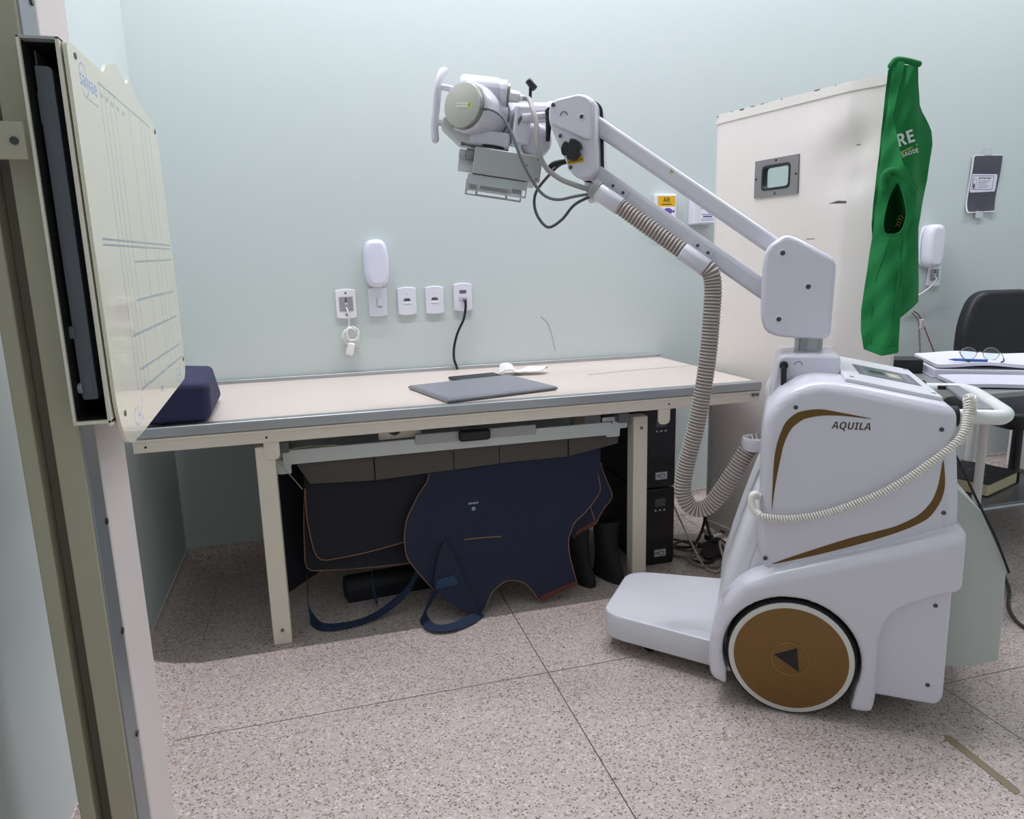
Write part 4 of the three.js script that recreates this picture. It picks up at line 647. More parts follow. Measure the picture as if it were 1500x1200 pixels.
    const eg = new THREE.BufferGeometry(); eg.setAttribute('position', new THREE.Float32BufferAttribute(pos.map((v, i) => i % 9 < 9 ? v : v), 3)); eg.setAttribute('uv', new THREE.Float32BufferAttribute(new Array(18).fill(0), 2));
    const e2 = eg; e2.computeVertexNormals(); part(wh, 'emblem', e2, M(0x0d0b0a, 0.25), [0.002, 0, 0.0055 * s]);
    part(m, 'axle_box', bbox([-0.17, 0.075, w - s * 0.08], [0.17, 0.12, w - s * 0.062], 0.003), greyPaint);
  }
  // stripes and lettering on the side
  const sw = (pts) => { const c = new THREE.CatmullRomCurve3(pts.map((p) => new THREE.Vector3(p[0], p[1], 0)), true, 'catmullrom', 0.4); return c.getPoints(90).map((p) => [p.x, p.y]); };
  part(m, 'stripe', slab(sw([[-0.063, 0.56], [-0.0635, 0.686], [-0.058, 0.74], [-0.041, 0.795], [-0.011, 0.824], [0.036, 0.834], [0.083, 0.828], [0.156, 0.815], [0.09, 0.8195], [0.045, 0.818], [0.003, 0.807], [-0.025, 0.781], [-0.041, 0.741], [-0.05, 0.687], [-0.058, 0.62]]), -0.0302, -0.0292, 0), gold);
  part(m, 'stripe', slab(sw([[-0.057, 0.411], [0.04, 0.462], [0.134, 0.507], [0.224, 0.544], [0.274, 0.579], [0.3, 0.617], [0.311, 0.661], [0.316, 0.722], [0.325, 0.662], [0.319, 0.618], [0.295, 0.572], [0.24, 0.534], [0.151, 0.491], [0.05, 0.449]]), -0.0302, -0.0292, 0), gold);
  const aq = letters('AQUILA', 0.0185, 0.0006); aq.computeBoundingBox(); aq.scale(0.088 / aq.boundingBox.max.x, 1, 1).applyMatrix4(new THREE.Matrix4().set(1, 0.16, 0, 0, 0, 1, 0, 0, 0, 0, 1, 0, 0, 0, 0, 1));
  part(m, 'lettering', aq, M(0x4a3d2a, 0.4), [0.067, 0.786, -0.0302]);
  const screw = (par, x, y, z, r = 0.006) => part(par, 'screw', rod([x, y, z - 0.002], [x, y, z + 0.0012], r, r * 0.9, 14), M(0x56585c, 0.35, 0.8));
  for (const [x, y] of [[-0.018, 0.836], [0.307, 0.796], [-0.073, 0.425], [0.328, 0.59]]) screw(body, x, y, -0.03);
  for (const [x, y] of [[0.329, 0.35], [0.329, 0.132]]) { const q = screw(m, x, y, -0.024); q.name = 'panel_screw'; }
  // control panel on the sloping top
  const top = partGroup(m, 'control_panel', [0.205, 0.8775, WC], [0, 0, -0.19]);
  part(top, 'panel_plate', rbox(0.222, 0.012, 0.47, 0.004, -0.002, 0.004, 0), chassis);
  part(top, 'membrane', box(0.15, 0.001, 0.19, 0.008, 0.0108, 0.015), M(0xffffff, 0.4, 0, { map: canvasTex(256, 324, (c, w, h) => { c.fillStyle = '#6a7078'; c.fillRect(0, 0, w, h); c.fillStyle = '#2f4433'; c.fillRect(60, 120, 62, 90); c.fillStyle = '#b5b3a4'; c.fillRect(136, 100, 56, 130); c.fillStyle = '#9a9fa4'; for (let i = 0; i < 5; i++) { c.fillRect(206, 30 + i * 56, 30, 24); c.fillRect(20, 40 + i * 56, 24, 20); } c.fillStyle = '#d8d2a0'; c.fillRect(150, 120, 26, 30); c.fillRect(150, 170, 26, 30); }) }));
  for (const [x, z] of [[-0.095, -0.21], [-0.095, 0.2], [0.095, -0.21], [0.095, 0.2]]) part(top, 'slot', rbox(0.012, 0.002, 0.003, 0.0008, x, 0.0105, z), M(0x4a4d50, 0.5));
  // column box, steel column
  const cb = part(m, 'column_housing', slab(roundPoly([[-0.088, 0.76], [-0.064, 0.947, 0.024], [0.094, 0.95, 0.02], [0.1, 0.8]], 0.02), -0.42, -0.2, 0.012, [], 5), white);
  part(cb, 'lock_lever', mergeGeometries([rod([-0.047, 0.92, -0.2], [-0.047, 0.92, -0.18], 0.011, 0.011, 18, 0.003), rod([-0.047, 0.92, -0.184], [-0.044, 0.815, -0.19], 0.008, 0.006, 16, 0.003)].map((g) => g.toNonIndexed())), black);
  part(cb, 'lock_icon', slab(circlePts(-0.01, 0.92, 0.011, 14, 0, Math.PI).concat(circlePts(-0.01, 0.92, 0.008, 14, 0, Math.PI).reverse()), -0.2, -0.1992, 0), M(0x8c8c94, 0.5));
  part(m, 'column', rod([0.0175, 0.93, WC], [0.0175, 1.0, WC], 0.037, 0.037, 36), steel);
  // lower pivot cover of the arm
  const piv = part(m, 'pivot_cover', slab(roundPoly([[-0.114, 1.19, 0.04], [-0.107, 1.235, 0.04], [-0.06, 1.268, 0.04], [-0.03, 1.258, 0.03], [0.072, 1.198, 0.024], [0.068, 0.986, 0.024], [-0.06, 0.991, 0.03], [-0.1, 1.005, 0.03], [-0.113, 1.045, 0.03]], 0.02), WC - 0.08, WC + 0.08, 0.014, [], 5, 0.5), white);
  for (const [x, y] of [[-0.063, 1.218], [0.005, 1.128], [-0.065, 1.041]]) { part(piv, 'screw_recess', new THREE.TorusGeometry(0.0085, 0.0022, 8, 24), white, [x, y, WC + 0.08]); screw(piv, x, y, WC + 0.08, 0.007); }
  // parallel arm tubes
  const arm = (a, b, h, w, name) => { const dx = b[0] - a[0], dy = b[1] - a[1], L = Math.hypot(dx, dy); const g = rbox(L, h, w, 0.012, L / 2, 0, 0, 4).rotateZ(Math.atan2(dy, dx)).translate(a[0], a[1], WC); return part(m, name, g, white); };
  const tu = arm([-0.62, 1.622], [-0.07, 1.226], 0.048, 0.056, 'upper_arm_tube');
  const tl = arm([-0.62, 1.485], [-0.08, 1.098], 0.05, 0.056, 'lower_arm_tube');
  part(tu, 'warning_sticker', slab([[-0.375, 1.449], [-0.361, 1.449], [-0.368, 1.461]], WC + 0.0278, WC + 0.0286, 0), M(0xc9a53a, 0.5));
  // knuckle cover at the head end
  const kn = [[-0.714, 1.64, 0.02], [-0.695, 1.667, 0.02], [-0.615, 1.676, 0.03], [-0.578, 1.655, 0.03], [-0.574, 1.47, 0.03], [-0.588, 1.445, 0.02], [-0.625, 1.442, 0.02], [-0.65, 1.462, 0.02], [-0.714, 1.605, 0.02]];
  const kc = part(m, 'knuckle_cover', slab(roundPoly(kn, 0.02), WC + 0.006, WC + 0.08, 0.01, [], 5, 0.5), white);
  part(m, 'knuckle_gasket', slab(roundPoly(kn.map(([x, y, r]) => [-0.645 + (x + 0.645) * 1.02 + 0.004, 1.56 + (y - 1.56) * 1.015 - 0.002, r]), 0.02), WC - 0.012, WC + 0.008, 0.003), blackSoft);
  part(m, 'knuckle_cover', slab(roundPoly(kn, 0.02), WC - 0.08, WC - 0.01, 0.01, [], 4, 0.5), white);
  part(kc, 'raised_face', slab(roundPoly([[-0.712, 1.638, 0.02], [-0.694, 1.664, 0.02], [-0.616, 1.673, 0.03], [-0.582, 1.652, 0.03], [-0.584, 1.55, 0.012], [-0.6, 1.546, 0.012], [-0.708, 1.6, 0.012]], 0.01), WC + 0.07, WC + 0.088, 0.007, [], 4, 0.5), white);
  for (const [x, y, z] of [[-0.695, 1.648, 0.088], [-0.613, 1.61, 0.088], [-0.678, 1.565, 0.08], [-0.648, 1.477, 0.08]]) { part(kc, 'screw_recess', new THREE.TorusGeometry(0.0075, 0.002, 8, 20), white, [x, y, WC + z]); screw(kc, x, y, WC + z, 0.006); }
  part(kc, 'lock_icon', slab(circlePts(-0.665, 1.618, 0.012, 14, 0, Math.PI).concat(circlePts(-0.665, 1.618, 0.008, 14, 0, Math.PI).reverse()), WC + 0.088, WC + 0.0888, 0), M(0x77777f, 0.5));
  part(kc, 'star_knob', slab(Array.from({ length: 60 }, (_, i) => { const t = i / 60 * 6.2832, r = 0.029 - 0.01 * Math.max(0, Math.cos(3 * t + 0.6)) ** 6; return [-0.64 + r * Math.cos(t), 1.523 + r * Math.sin(t)]; }), WC + 0.082, WC + 0.112, 0.004), black);
  part(kc, 'yellow_sticker', box(0.048, 0.016, 0.0008, -0.634, 1.495, WC + 0.0805).translate(0.634, -1.495, 0).rotateZ(0.12).translate(-0.634, 1.495, 0), M(0xffffff, 0.5, 0, { map: canvasTex(144, 48, (c, w, h) => { c.fillStyle = '#d6ad16'; c.fillRect(0, 0, w, h); c.fillStyle = '#3a2c0e'; for (let i = 0; i < 9; i++) c.fillRect(8 + i * 15, 18, 9, 14); }) }));
  part(m, 'knuckle_tail', mergeGeometries([rod([-0.62, 1.455, WC - 0.05], [-0.6, 1.39, WC - 0.05], 0.022, 0.026, 20, 0.006)]), whiteSoft);
  // hose sleeves and ribbed hose along the lower tube
  const HW = WC + 0.062, stripe = (p) => { const t = canvasTex(8, 64, (c, w, h) => { c.fillStyle = '#8f837c'; c.fillRect(0, 0, w, h); c.fillStyle = '#d5cec8'; c.fillRect(0, 24, w, 18); }); t.wrapS = t.wrapT = THREE.RepeatWrapping; t.repeat.set(1, 1 / p); return M(0xffffff, 0.62, 0, { map: t }); };
  const sleeve = (a, b) => { const s = part(m, 'hose_sleeve', rod([a[0], a[1], HW], [b[0], b[1], HW], 0.0255, 0.0255, 26, 0.002), white); const d = Math.atan2(b[1] - a[1], b[0] - a[0]); part(s, 'sleeve_bracket', rbox(0.066, 0.036, 0.003, 0.001).rotateZ(d).translate((a[0] + b[0]) / 2 + 0.017, (a[1] + b[1]) / 2 + 0.024, WC + 0.0305), M(0xd2d1d8, 0.4, 0.2)); for (const q of [-0.018, 0.018]) screw(s, (a[0] + b[0]) / 2 + 0.02 + q * Math.cos(d), (a[1] + b[1]) / 2 + 0.028 + q * Math.sin(d), WC + 0.0325, 0.005); };
  sleeve([-0.572, 1.408], [-0.508, 1.362]); sleeve([-0.33, 1.232], [-0.262, 1.183]);
  part(m, 'hose_collar', mergeGeometries([0, 1, 2].map((i) => new THREE.TorusGeometry(0.025, 0.003, 8, 28).rotateY(Math.PI / 2).rotateZ(-0.62).translate(-0.574 - i * 0.005, 1.41 + i * 0.0036, HW))), greyPaint);
  const rib = (r, d, p) => (s) => r - d * Math.abs(((s / p) % 1) * 2 - 1) ** 0.8;
  part(m, 'ribbed_hose', sweep([[-0.51, 1.363, HW], [-0.42, 1.297, HW], [-0.33, 1.232, HW]], rib(0.0245, 0.0045, 0.0105), 200, 22), stripe(0.0105));
  part(m, 'ribbed_hose', sweep([[-0.268, 1.187, HW], [-0.25, 1.168, HW], [-0.243, 1.13, HW], [-0.244, 1.06, HW + 0.005], [-0.252, 0.92, HW + 0.01], [-0.275, 0.74, HW + 0.015], [-0.305, 0.6, HW + 0.015], [-0.31, 0.525, HW + 0.015], [-0.28, 0.476, HW + 0.012], [-0.23, 0.492, HW + 0.005], [-0.172, 0.585, HW], [-0.128, 0.668, HW - 0.01], [-0.1, 0.69, HW - 0.01], [-0.07, 0.69, HW - 0.01]], rib(0.0265, 0.0045, 0.0095), 1100, 22), stripe(0.0095));
  part(m, 'hose_holder', mergeGeometries([new THREE.TorusGeometry(0.031, 0.005, 10, 30, Math.PI * 1.5).rotateX(Math.PI / 2).scale(1, 4, 1).translate(-0.115, 0.682, HW - 0.01), bbox([-0.115, 0.665, HW - 0.045], [-0.09, 0.7, HW + 0.026], 0.004)].map((g) => { const q = g.index ? g.toNonIndexed() : g; return q; })), white);
  // cables at the head
  const cg = M(0xa29f9c, 0.5), cd = M(0x6e7276, 0.5), ck = M(0x4b5054, 0.5);
  part(m, 'head_cable', tube([[-0.824, 1.699, -0.321], [-0.800, 1.693, -0.322], [-0.775, 1.655, -0.275], [-0.757, 1.605, -0.255], [-0.748, 1.534, -0.24], [-0.728, 1.485, -0.245], [-0.687, 1.45, -0.25], [-0.635, 1.427, -0.25], [-0.57, 1.404, HW]], 0.0075, 90, 12), cg);
  part(m, 'head_cable', tube([[-0.905, 1.655, -0.215], [-0.88, 1.65, -0.2], [-0.845, 1.628, -0.195], [-0.815, 1.579, -0.195], [-0.785, 1.502, -0.195], [-0.755, 1.443, -0.2], [-0.725, 1.403, -0.21], [-0.684, 1.388, -0.215], [-0.633, 1.396, -0.23], [-0.57, 1.404, HW]], 0.0045, 90, 10), cd);
  part(m, 'head_cable', tube([[-0.66, 1.512, -0.33], [-0.7, 1.495, -0.3], [-0.731, 1.463, -0.28], [-0.768, 1.422, -0.28], [-0.776, 1.382, -0.28], [-0.761, 1.342, -0.275], [-0.729, 1.314, -0.27], [-0.686, 1.334, -0.265], [-0.643, 1.376, -0.26], [-0.57, 1.404, HW]], 0.0045, 100, 10), ck);
  part(m, 'cable_strain_relief', tube([[-0.735, 1.482, -0.29], [-0.715, 1.498, -0.29], [-0.685, 1.503, -0.3]], 0.008, 16, 10), black);

  // X-ray tube head
  const h = partGroup(m, 'tube_head', [-0.978, 1.667, -0.3], [0, 0, 0]);
  h.rotation.order = 'YXZ'; h.rotation.set(0, 25 * RAD, -9 * RAD);
  const AX = new THREE.Vector3(-0.616, 0, 0.788), C0 = new THREE.Vector3(0.024, 0.0, 0.012), along = (s) => C0.clone().addScaledVector(AX, s).toArray();
  part(h, 'tube_housing', rod(along(-0.05), along(0.074), 0.0735, 0.0735, 56, 0.004), white);
  part(h, 'tube_housing', rod(along(-0.13), along(-0.053), 0.0755, 0.0755, 56, 0.01), white);
  part(h, 'housing_seam', rod(along(-0.056), along(-0.047), 0.073, 0.073, 48), greyDark);
  part(h, 'end_ring', rod(along(0.07), along(0.09), 0.0665, 0.066, 56, 0.001), M(0x9a9a97, 0.35, 0.6));
  part(h, 'end_cap', rod(along(0.09), along(0.094), 0.065, 0.0645, 56, 0.001), M(0xb9b8ae, 0.45, 0.15));
  const lab = part(h, 'cap_label', box(0.055, 0.013, 0.0006), M(0xffffff, 0.5, 0, { map: canvasTex(220, 52, (c, w, hh) => { c.fillStyle = '#d3d6c8'; c.fillRect(0, 0, w, hh); c.fillStyle = '#c7d258'; c.fillRect(170, 0, 50, hh); c.fillStyle = '#22221c'; for (let i = 0; i < 3; i++) { c.beginPath(); c.moveTo(195, 26); c.arc(195, 26, 19, i * 2.094 + 0.52, i * 2.094 + 1.57); c.fill(); } c.fillStyle = '#5b5c54'; for (let i = 0; i < 5; i++) c.fillRect(12 + i * 15, 20, 9, 9); for (let i = 0; i < 8; i++) c.fillRect(98 + i * 8, 24, 5, 6); }) }), along(0.0944));
  lab.rotation.y = Math.atan2(AX.x, AX.z); lab.position.add(new THREE.Vector3(0.788, 0, 0.616).multiplyScalar(0.006));
  // cable horn
  part(h, 'cable_horn', rod([-0.045, 0.06, 0.0], [0.08, 0.064, 0.01], 0.0455, 0.0455, 44, 0.012), white);
  part(h, 'horn_flange', rod([0.076, 0.064, 0.01], [0.1, 0.065, 0.012], 0.0415, 0.041, 40, 0.004), white);
  part(h, 'horn_ring', rod([0.099, 0.065, 0.012], [0.107, 0.065, 0.0125], 0.037, 0.037, 40, 0.002), M(0x8d8780, 0.4, 0.5));
  part(h, 'cable_gland', rod([0.103, 0.06, 0.028], [0.138, 0.056, 0.044], 0.0185, 0.016, 24, 0.004), whiteSoft);
  part(h, 'cable_gland', rod([0.136, 0.056, 0.043], [0.148, 0.054, 0.048], 0.01, 0.009, 20, 0.002), whiteSoft);
  part(h, 'safety_wire', tube([[0.108, 0.03, 0.03], [0.116, 0.012, 0.036], [0.13, 0.02, 0.05], [0.145, -0.01, 0.062]], 0.0009, 24, 5), greyDark);
  // grip bar
  part(h, 'grip_bar', tube([[-0.098, 0.114, -0.035], [-0.104, 0.102, -0.016], [-0.111, 0.06, 0], [-0.11, 0, 0], [-0.11, -0.05, 0], [-0.102, -0.094, 0]], 0.0122, 50, 14), white);
  for (const y of [0.058, -0.045]) part(h, 'grip_stub', tube([[-0.11, y, 0], [-0.085, y + 0.002, -0.002], [-0.04, y, -0.02]], 0.0095, 20, 12), white);
  part(h, 'grip_plate', slab(roundPoly([[-0.075, 0.06], [-0.03, 0.06], [-0.03, -0.06], [-0.075, -0.05]], 0.01), -0.045, -0.025, 0.004), whiteSoft);
  part(h, 'bracket', slab(roundPoly([[-0.085, -0.03], [-0.09, -0.055, 0.015], [-0.025, -0.1, 0.01], [0.05, -0.1], [0.05, -0.03]], 0.006), -0.05, 0.045, 0.005), M(0xc9c9c9, 0.5));
  part(h, 'bracket_screw', rod([-0.05, -0.055, 0.044], [-0.05, -0.055, 0.048], 0.005, 0.005, 12), screwMat);
  part(h, 'neck', bbox([0.0, -0.1, -0.04], [0.125, -0.05, 0.05], 0.012), white);
  // swivel and collimator
  for (const [k, y, r, mt] of [[0, -0.094, 0.05, blackSoft], [1, -0.0995, 0.046, greyDark], [2, -0.105, 0.05, blackSoft]]) part(h, 'swivel_ring', rod([0.075, y - 0.0045, 0.01], [0.075, y, 0.01], r, r, 36, 0.001), mt);
  part(h, 'collimator', bbox([0.02, -0.186, -0.075], [0.226, -0.109, 0.085], 0.004), M(0xb6b6b6, 0.42, 0.35));
  for (const [x, y] of [[0.213, -0.12], [0.18, -0.142], [0.214, -0.178]]) part(h, 'collimator_screw', rod([x, y, 0.084], [x, y, 0.087], 0.0035, 0.0035, 10), screwMat);
  part(h, 'side_plate', bbox([-0.024, -0.178, 0.01], [0.021, -0.112, 0.014], 0.001), M(0xd9dadb, 0.3, 0.3));
  part(h, 'knob', rod([-0.026, -0.13, 0.05], [-0.004, -0.13, 0.05], 0.012, 0.012, 22, 0.003), greyPaint);
  part(h, 'knob', rod([-0.004, -0.13, 0.05], [0.021, -0.13, 0.05], 0.017, 0.017, 26, 0.002), M(0x8b8b8b, 0.35, 0.6));
  part(h, 'lever_pin', tube([[-0.018, -0.1, 0.04], [0.02, -0.105, 0.04], [0.04, -0.106, 0.03]], 0.003, 16, 8), greyDark);
  part(h, 'lever_knob', rod([-0.024, -0.1, 0.04], [-0.012, -0.1, 0.04], 0.006, 0.006, 14, 0.002), greyDark);
  const railPts = [[0.008, -0.188], [0.192, -0.188], [0.192, -0.236], [0.008, -0.236]];
  const slots = [[[0.014, -0.217], [0.042, -0.217], [0.042, -0.232], [0.014, -0.232]], [[0.048, -0.217], [0.14, -0.217], [0.14, -0.23], [0.048, -0.23]], [[0.146, -0.213], [0.188, -0.213], [0.188, -0.231], [0.146, -0.231]]];
  for (const z of [0.07, -0.07]) part(h, 'accessory_rail', slab(railPts, z - 0.0015, z + 0.0015, 0.0005, slots), M(0xbdbfc0, 0.35, 0.55));
  part(h, 'accessory_shelf', bbox([0.01, -0.2, -0.068], [0.19, -0.187, 0.068], 0.002), M(0xa9abac, 0.4, 0.5));
  // yoke towards the arm
  part(h, 'yoke_shaft', rod([0.13, 0.03, -0.05], [0.29, 0.045, -0.005], 0.03, 0.03, 36, 0.004), white);
  part(h, 'yoke_collar', rod([0.235, 0.04, -0.02], [0.26, 0.042, -0.013], 0.034, 0.034, 36, 0.003), white);
  part(h, 'yoke_block', bbox([0.128, -0.078, -0.03], [0.18, 0.032, 0.06], 0.008), white);
  part(h, 'yoke_print', slab([[0.138, -0.01], [0.15, 0.006], [0.153, 0.002], [0.146, -0.02], [0.142, -0.03]], 0.06, 0.0608, 0), M(0x6b6b70, 0.5));
  part(h, 'yoke_drum', rod([0.205, -0.055, -0.07], [0.205, -0.055, 0.035], 0.05, 0.05, 40, 0.014), white);
  part(h, 'clamp_rod', rod([0.15, -0.006, 0.065], [0.235, 0.016, 0.065], 0.0125, 0.0115, 20, 0.003), white);
  part(h, 'clamp_lever', mergeGeometries([rod([0.225, 0.02, 0.055], [0.228, 0.022, 0.09], 0.012, 0.012, 18, 0.003), rod([0.228, 0.02, 0.078], [0.236, -0.062, 0.072], 0.0105, 0.0065, 16, 0.003)].map((g) => g.index ? g.toNonIndexed() : g)), black);
  part(h, 'tee_knob', mergeGeometries([rod([0.178, 0.06, -0.035], [0.172, 0.108, -0.03], 0.005, 0.005, 12, 0.001), rod([0.16, 0.128, -0.03], [0.188, 0.104, -0.03], 0.0105, 0.0105, 18, 0.004)].map((g) => g.index ? g.toNonIndexed() : g)), black);

  // push handle at the rear
  const hd = M(0xdfe3e0, 0.35);
  part(m, 'push_handle', tube([[0.33, 0.813, -0.11], [0.38, 0.814, -0.11], [0.44, 0.815, -0.11], [0.454, 0.815, -0.125], [0.469, 0.815, -0.165], [0.471, 0.815, -0.31], [0.469, 0.815, -0.455], [0.454, 0.815, -0.495], [0.44, 0.815, -0.51], [0.33, 0.813, -0.51]], 0.0185, 120, 20, false, 0.3), hd);
  part(m, 'handle_grip', bbox([0.4, 0.82, -0.485], [0.438, 0.832, -0.135], 0.004), M(0x7f8286, 0.45));
  for (const w of [-0.11, -0.51]) part(m, 'handle_boss', rod([0.33, 0.813, w], [0.356, 0.814, w], 0.026, 0.026, 24, 0.003), blackSoft);
  part(m, 'handle_switch', rbox(0.03, 0.012, 0.012, 0.003, 0.395, 0.826, -0.47), black);
  // rear equipment box and lead
  part(m, 'rear_box', slab([[0.33, 0.62], [0.385, 0.615], [0.437, 0.564], [0.506, 0.418], [0.513, 0.162], [0.47, 0.14], [0.33, 0.105]], -0.47, -0.15, 0.003), boxGrey);
  for (const w of [-0.27, -0.45]) part(m, 'rear_caster', rod([0.3, 0.04, w - 0.014], [0.3, 0.04, w + 0.014], 0.04, 0.04, 24, 0.006), rubber);
  part(m, 'mains_lead', tube([[0.345, 0.74, -0.135], [0.37, 0.7, -0.13], [0.42, 0.6, -0.135], [0.47, 0.505, -0.14], [0.51, 0.41, -0.142]], 0.003, 40, 8), blackSoft);
  // hand switch on its coiled cord
  const cc = M(0xf2eee4, 0.45);
  part(m, 'coiled_cord', coil([[-0.098, 0.556, -0.012], [-0.085, 0.547, -0.012], [-0.015, 0.548, -0.012], [0.079, 0.576, -0.012], [0.196, 0.64, -0.012], [0.29, 0.72, -0.014], [0.345, 0.776, -0.03], [0.362, 0.82, -0.06], [0.365, 0.852, -0.075], [0.362, 0.865, -0.082]], 0.0072, 0.0026, 0.0068, 6, 12), cc);
  part(m, 'coiled_cord', coil([[0.362, 0.865, -0.082], [0.378, 0.862, -0.09], [0.382, 0.82, -0.1], [0.372, 0.775, -0.1], [0.362, 0.75, -0.1]], 0.0075, 0.0026, 0.0068, 6, 12), cc);
  part(m, 'hand_switch', tube([[-0.104, 0.6, -0.03], [-0.112, 0.598, -0.025], [-0.114, 0.58, -0.02], [-0.108, 0.562, -0.015], [-0.094, 0.552, -0.012]], 0.0095, 30, 12), cordWhite);
  part(m, 'switch_hook', bbox([-0.104, 0.585, -0.05], [-0.09, 0.598, -0.03], 0.003), white);
}

// ------------------------------------------------------------------ right background: side table, papers, chair
{
  const t = thing('side_table', 'side table with white tube legs and grey lower shelf at the right', 'table', [0, 0, 0]);
  const tm = M(0x9fa2a2, 0.35, 0.4);
  part(t, 'table_top', bbox([2.08, 0.735, 0.62], [2.98, 0.755, 1.3], 0.006), tm);
  part(t, 'lower_shelf', bbox([2.5, 0.185, 0.46], [3.1, 0.205, 0.955], 0.004), M(0x77787a, 0.3, 0.4));
  for (const [x, z] of [[2.545, 0.925], [2.9, 0.56], [2.545, 0.5], [2.93, 0.925]]) part(t, 'leg', rod([x, 0.06, z], [x, 0.74, z], 0.0165, 0.0165, 22), M(0xdad7d4, 0.4));
  for (const [x, z] of [[2.545, 0.925], [2.9, 0.56], [2.545, 0.5], [2.93, 0.925]]) part(t, 'caster', rod([x - 0.012, 0.03, z], [x + 0.012, 0.03, z], 0.03, 0.03, 20, 0.005), rubber);
  part(t, 'shelf_frame', mergeGeometries([rod([2.5, 0.19, 0.955], [3.1, 0.19, 0.955], 0.008, 0.008, 12), rod([2.5, 0.19, 0.46], [2.5, 0.19, 0.955], 0.008, 0.008, 12)]), steel);
  const TOP = 0.7555;
  const pm = M(0xe6e5f0, 0.7);
  const page = (w, d, y, bump) => sheet([[-w / 2, -d / 2], [w / 2, -d / 2], [w / 2, d / 2], [-w / 2, d / 2]], { cell: 0.02, thick: 0.012, disp: (x, z) => y + bump * Math.exp(-((x + w * 0.2) ** 2 / 0.01)) + bump * 0.5 * Math.exp(-((x - w * 0.3) ** 2 / 0.008)) }).rotateX(-Math.PI / 2);
  const b = thing('open_logbook', 'thick open logbook with white pages on the side table', 'book', [2.55, TOP, 0.97], -0.55);
  part(b, 'page_block', rbox(0.56, 0.03, 0.36, 0.004, 0, 0.0155, 0), pm);
  part(b, 'top_page', page(0.54, 0.35, 0.04, 0.012), pm);
  part(b, 'cover', rbox(0.58, 0.004, 0.38, 0.002, 0, 0.0015, 0), M(0xb9b7c8, 0.5));
  const p2 = single('paper_stack', 'white sheets of paper lying at the near side of the logbook', 'paper', page(0.34, 0.22, 0.008, 0.003), M(0xdfdeec, 0.7), [2.3, TOP, 1.18], -0.5);
  // spectacles
  const g = thing('spectacles', 'thin wire-framed round spectacles lying on the logbook', 'glasses', [2.415, TOP + 0.054, 0.985], -0.6);
  const wire = M(0x8f8a86, 0.3, 0.8);
  for (const s of [-1, 1]) {
    part(g, 'rim', new THREE.TorusGeometry(0.0235, 0.0011, 8, 36).scale(1.12, 1, 1).rotateX(-0.3), wire, [s * 0.037, 0.024, 0]);
    part(g, 'lens', new THREE.CylinderGeometry(0.023, 0.023, 0.0012, 32).rotateX(Math.PI / 2).scale(1.12, 1, 1).rotateX(-0.3), glass, [s * 0.037, 0.024, 0]);
    part(g, 'temple', tube([[s * 0.067, 0.03, -0.004], [s * 0.066, 0.018, 0.04], [s * 0.06, 0.006, 0.07], [s * 0.05, 0.004, 0.08]], 0.0015, 24, 6), wire);
    part(g, 'temple_tip', tube([[s * 0.064, 0.012, 0.055], [s * 0.06, 0.006, 0.07], [s * 0.05, 0.004, 0.082]], 0.0026, 14, 6), M(0x34343c, 0.5));
  }
  part(g, 'bridge', tube([[-0.009, 0.028, 0.003], [0, 0.032, 0.006], [0.009, 0.028, 0.003]], 0.0014, 12, 6), wire);
  const pen = thing('blue_pen', 'blue ballpoint pen lying on the pages in front of the spectacles', 'pen', [2.34, TOP + 0.062, 1.02], -0.78);
  part(pen, 'barrel', rod([-0.055, 0, 0], [0.05, 0, 0], 0.005, 0.005, 14, 0.001), M(0x2f5fb0, 0.35));
  part(pen, 'tip', rod([-0.072, 0, 0], [-0.055, 0, 0], 0.0012, 0.0048, 12), M(0x2f5fb0, 0.35));
  const cl = thing('black_case', 'black case with protruding dark handle beside the logbook', 'case', [2.19, TOP, 0.8], -0.5);
  part(cl, 'body', slab(roundPoly([[-0.06, 0], [0.1, 0], [0.1, 0.055, 0.01], [-0.1, 0.055, 0.01]], 0.006), -0.05, 0.05, 0.006), black);
  part(cl, 'handle', rod([-0.17, 0.045, 0], [-0.09, 0.045, 0], 0.011, 0.012, 16, 0.003), blackSoft);
  part(cl, 'collar', rod([-0.11, 0.045, 0], [-0.092, 0.045, 0], 0.0135, 0.0135, 16, 0.002), greyPaint);
  const dk = thing('dark_book', 'thick black covered book on the lower shelf of the side table', 'book', [2.76, 0.2055, 0.72], 0.35);
  part(dk, 'pages', rbox(0.3, 0.05, 0.22, 0.003, 0, 0.028, 0), M(0xd8c9a2, 0.8));
  for (const y of [0.002, 0.056]) part(dk, 'cover', rbox(0.31, 0.005, 0.235, 0.002, 0.002, y, 0), M(0x1d1d21, 0.45));
  part(dk, 'spine', rbox(0.006, 0.058, 0.235, 0.002, 0.156, 0.029, 0), M(0x1d1d21, 0.45));
  part(dk, 'cover_print', mergeGeometries([[0, 0.02, 0.07], [0.02, -0.03, 0.05], [-0.03, 0.05, 0.04]].map(([x, z, l]) => box(l, 0.0006, 0.002, x, 0.0588, z))), M(0x9a9ca0, 0.4));
  // office chair
  const c = thing('office_chair', 'black office chair with rounded backrest by the back wall', 'chair', [3.24, 0, 0.42], -0.1);
  const lea = M(0x1c1c21, 0.5);
  part(c, 'backrest', slab(roundPoly([[-0.24, 0.6, 0.06], [0.24, 0.6, 0.06], [0.225, 0.88, 0.1], [0.16, 1.03, 0.09], [-0.16, 1.03, 0.09], [-0.225, 0.88, 0.1]], 0.05, 8), -0.04, 0.04, 0.03, [], 6, 0.6), lea, [0, 0, -0.02], [-0.06, 0, 0]);
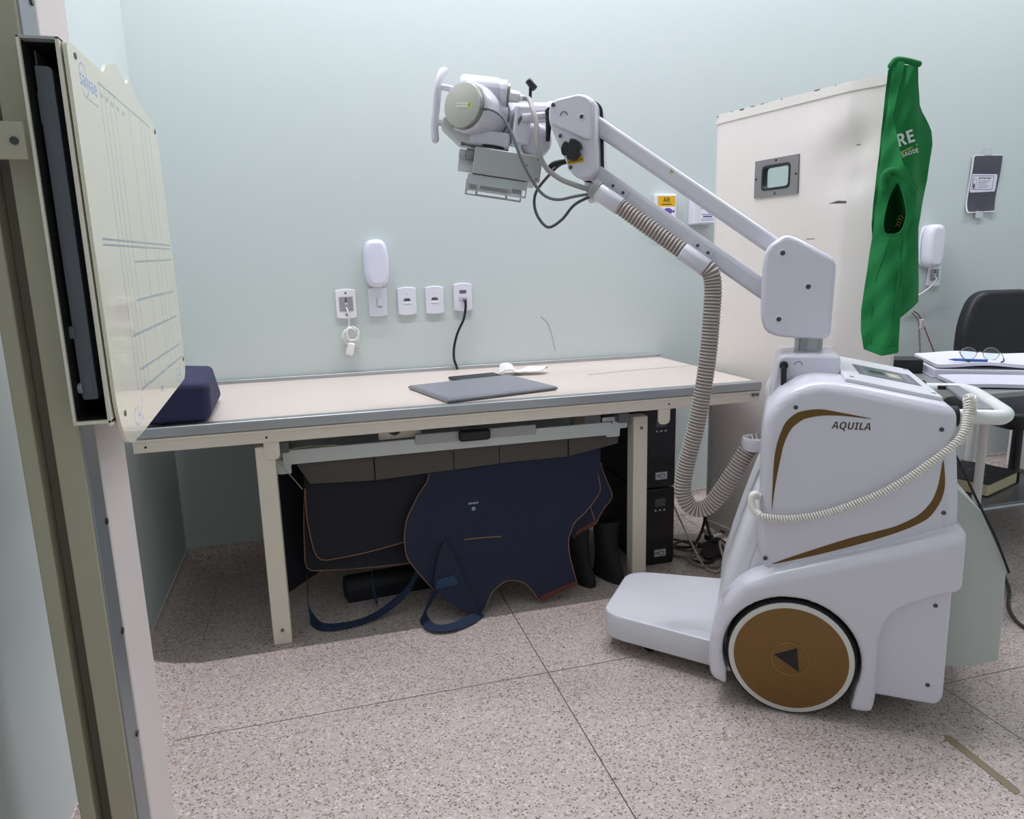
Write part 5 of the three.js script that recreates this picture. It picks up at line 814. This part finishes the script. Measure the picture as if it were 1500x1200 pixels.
  part(c, 'seat', slab(roundPoly([[-0.25, -0.2], [0.25, -0.2], [0.24, 0.28], [-0.24, 0.28]], 0.08, 8), 0.42, 0.5, 0.03, [], 5, 0.6).rotateX(-Math.PI / 2), lea, [0, 0, 0.12]);
  part(c, 'gas_column', rod([0, 0.1, 0.1], [0, 0.43, 0.1], 0.025, 0.022, 20), black);
  part(c, 'back_support', tube([[0, 0.42, 0.05], [0, 0.45, -0.08], [0, 0.65, -0.08], [0, 0.78, -0.06]], 0.02, 30, 12), black);
  for (const s of [-1, 1]) part(c, 'armrest', tube([[s * 0.2, 0.43, 0.12], [s * 0.29, 0.45, 0.12], [s * 0.3, 0.55, 0.1], [s * 0.29, 0.62, 0.14], [s * 0.29, 0.63, 0.26]], 0.018, 40, 12), black);
  for (let i = 0; i < 5; i++) { const a = i * 1.2566 + 0.5, p = [Math.cos(a) * 0.26, 0.075, 0.1 + Math.sin(a) * 0.26]; const s = part(c, 'base_spoke', rod([0, 0.12, 0.1], p, 0.024, 0.014, 14), black); part(s, 'caster', rod([p[0] - 0.014 * Math.sin(a), 0.028, p[2] + 0.014 * Math.cos(a)], [p[0] + 0.014 * Math.sin(a), 0.028, p[2] - 0.014 * Math.cos(a)], 0.028, 0.028, 18, 0.005), rubber); }
  const k = thing('drawer_unit', 'white low drawer unit behind the chair at the right edge', 'cabinet', [3.88, 0, 0.27]);
  part(k, 'carcass', bbox([-0.2, 0.04, -0.16], [0.2, 0.5, 0.2], 0.004), M(0xdcdcdf, 0.4));
  for (let i = 0; i < 3; i++) { const d = part(k, 'drawer', bbox([-0.192, 0.05 + i * 0.148, 0.2], [0.192, 0.19 + i * 0.148, 0.216], 0.003), M(0xe4e4e7, 0.35)); part(d, 'handle', bbox([-0.05, 0.13 + i * 0.148, 0.216], [0.05, 0.14 + i * 0.148, 0.228], 0.003), greyPaint); }
  part(k, 'plinth', bbox([-0.19, 0, -0.15], [0.19, 0.04, 0.18], 0.002), greyDark);
}

scene.traverse((o) => { if (o.isLight) o.castShadow = true; });
renderer.render(scene, camera);
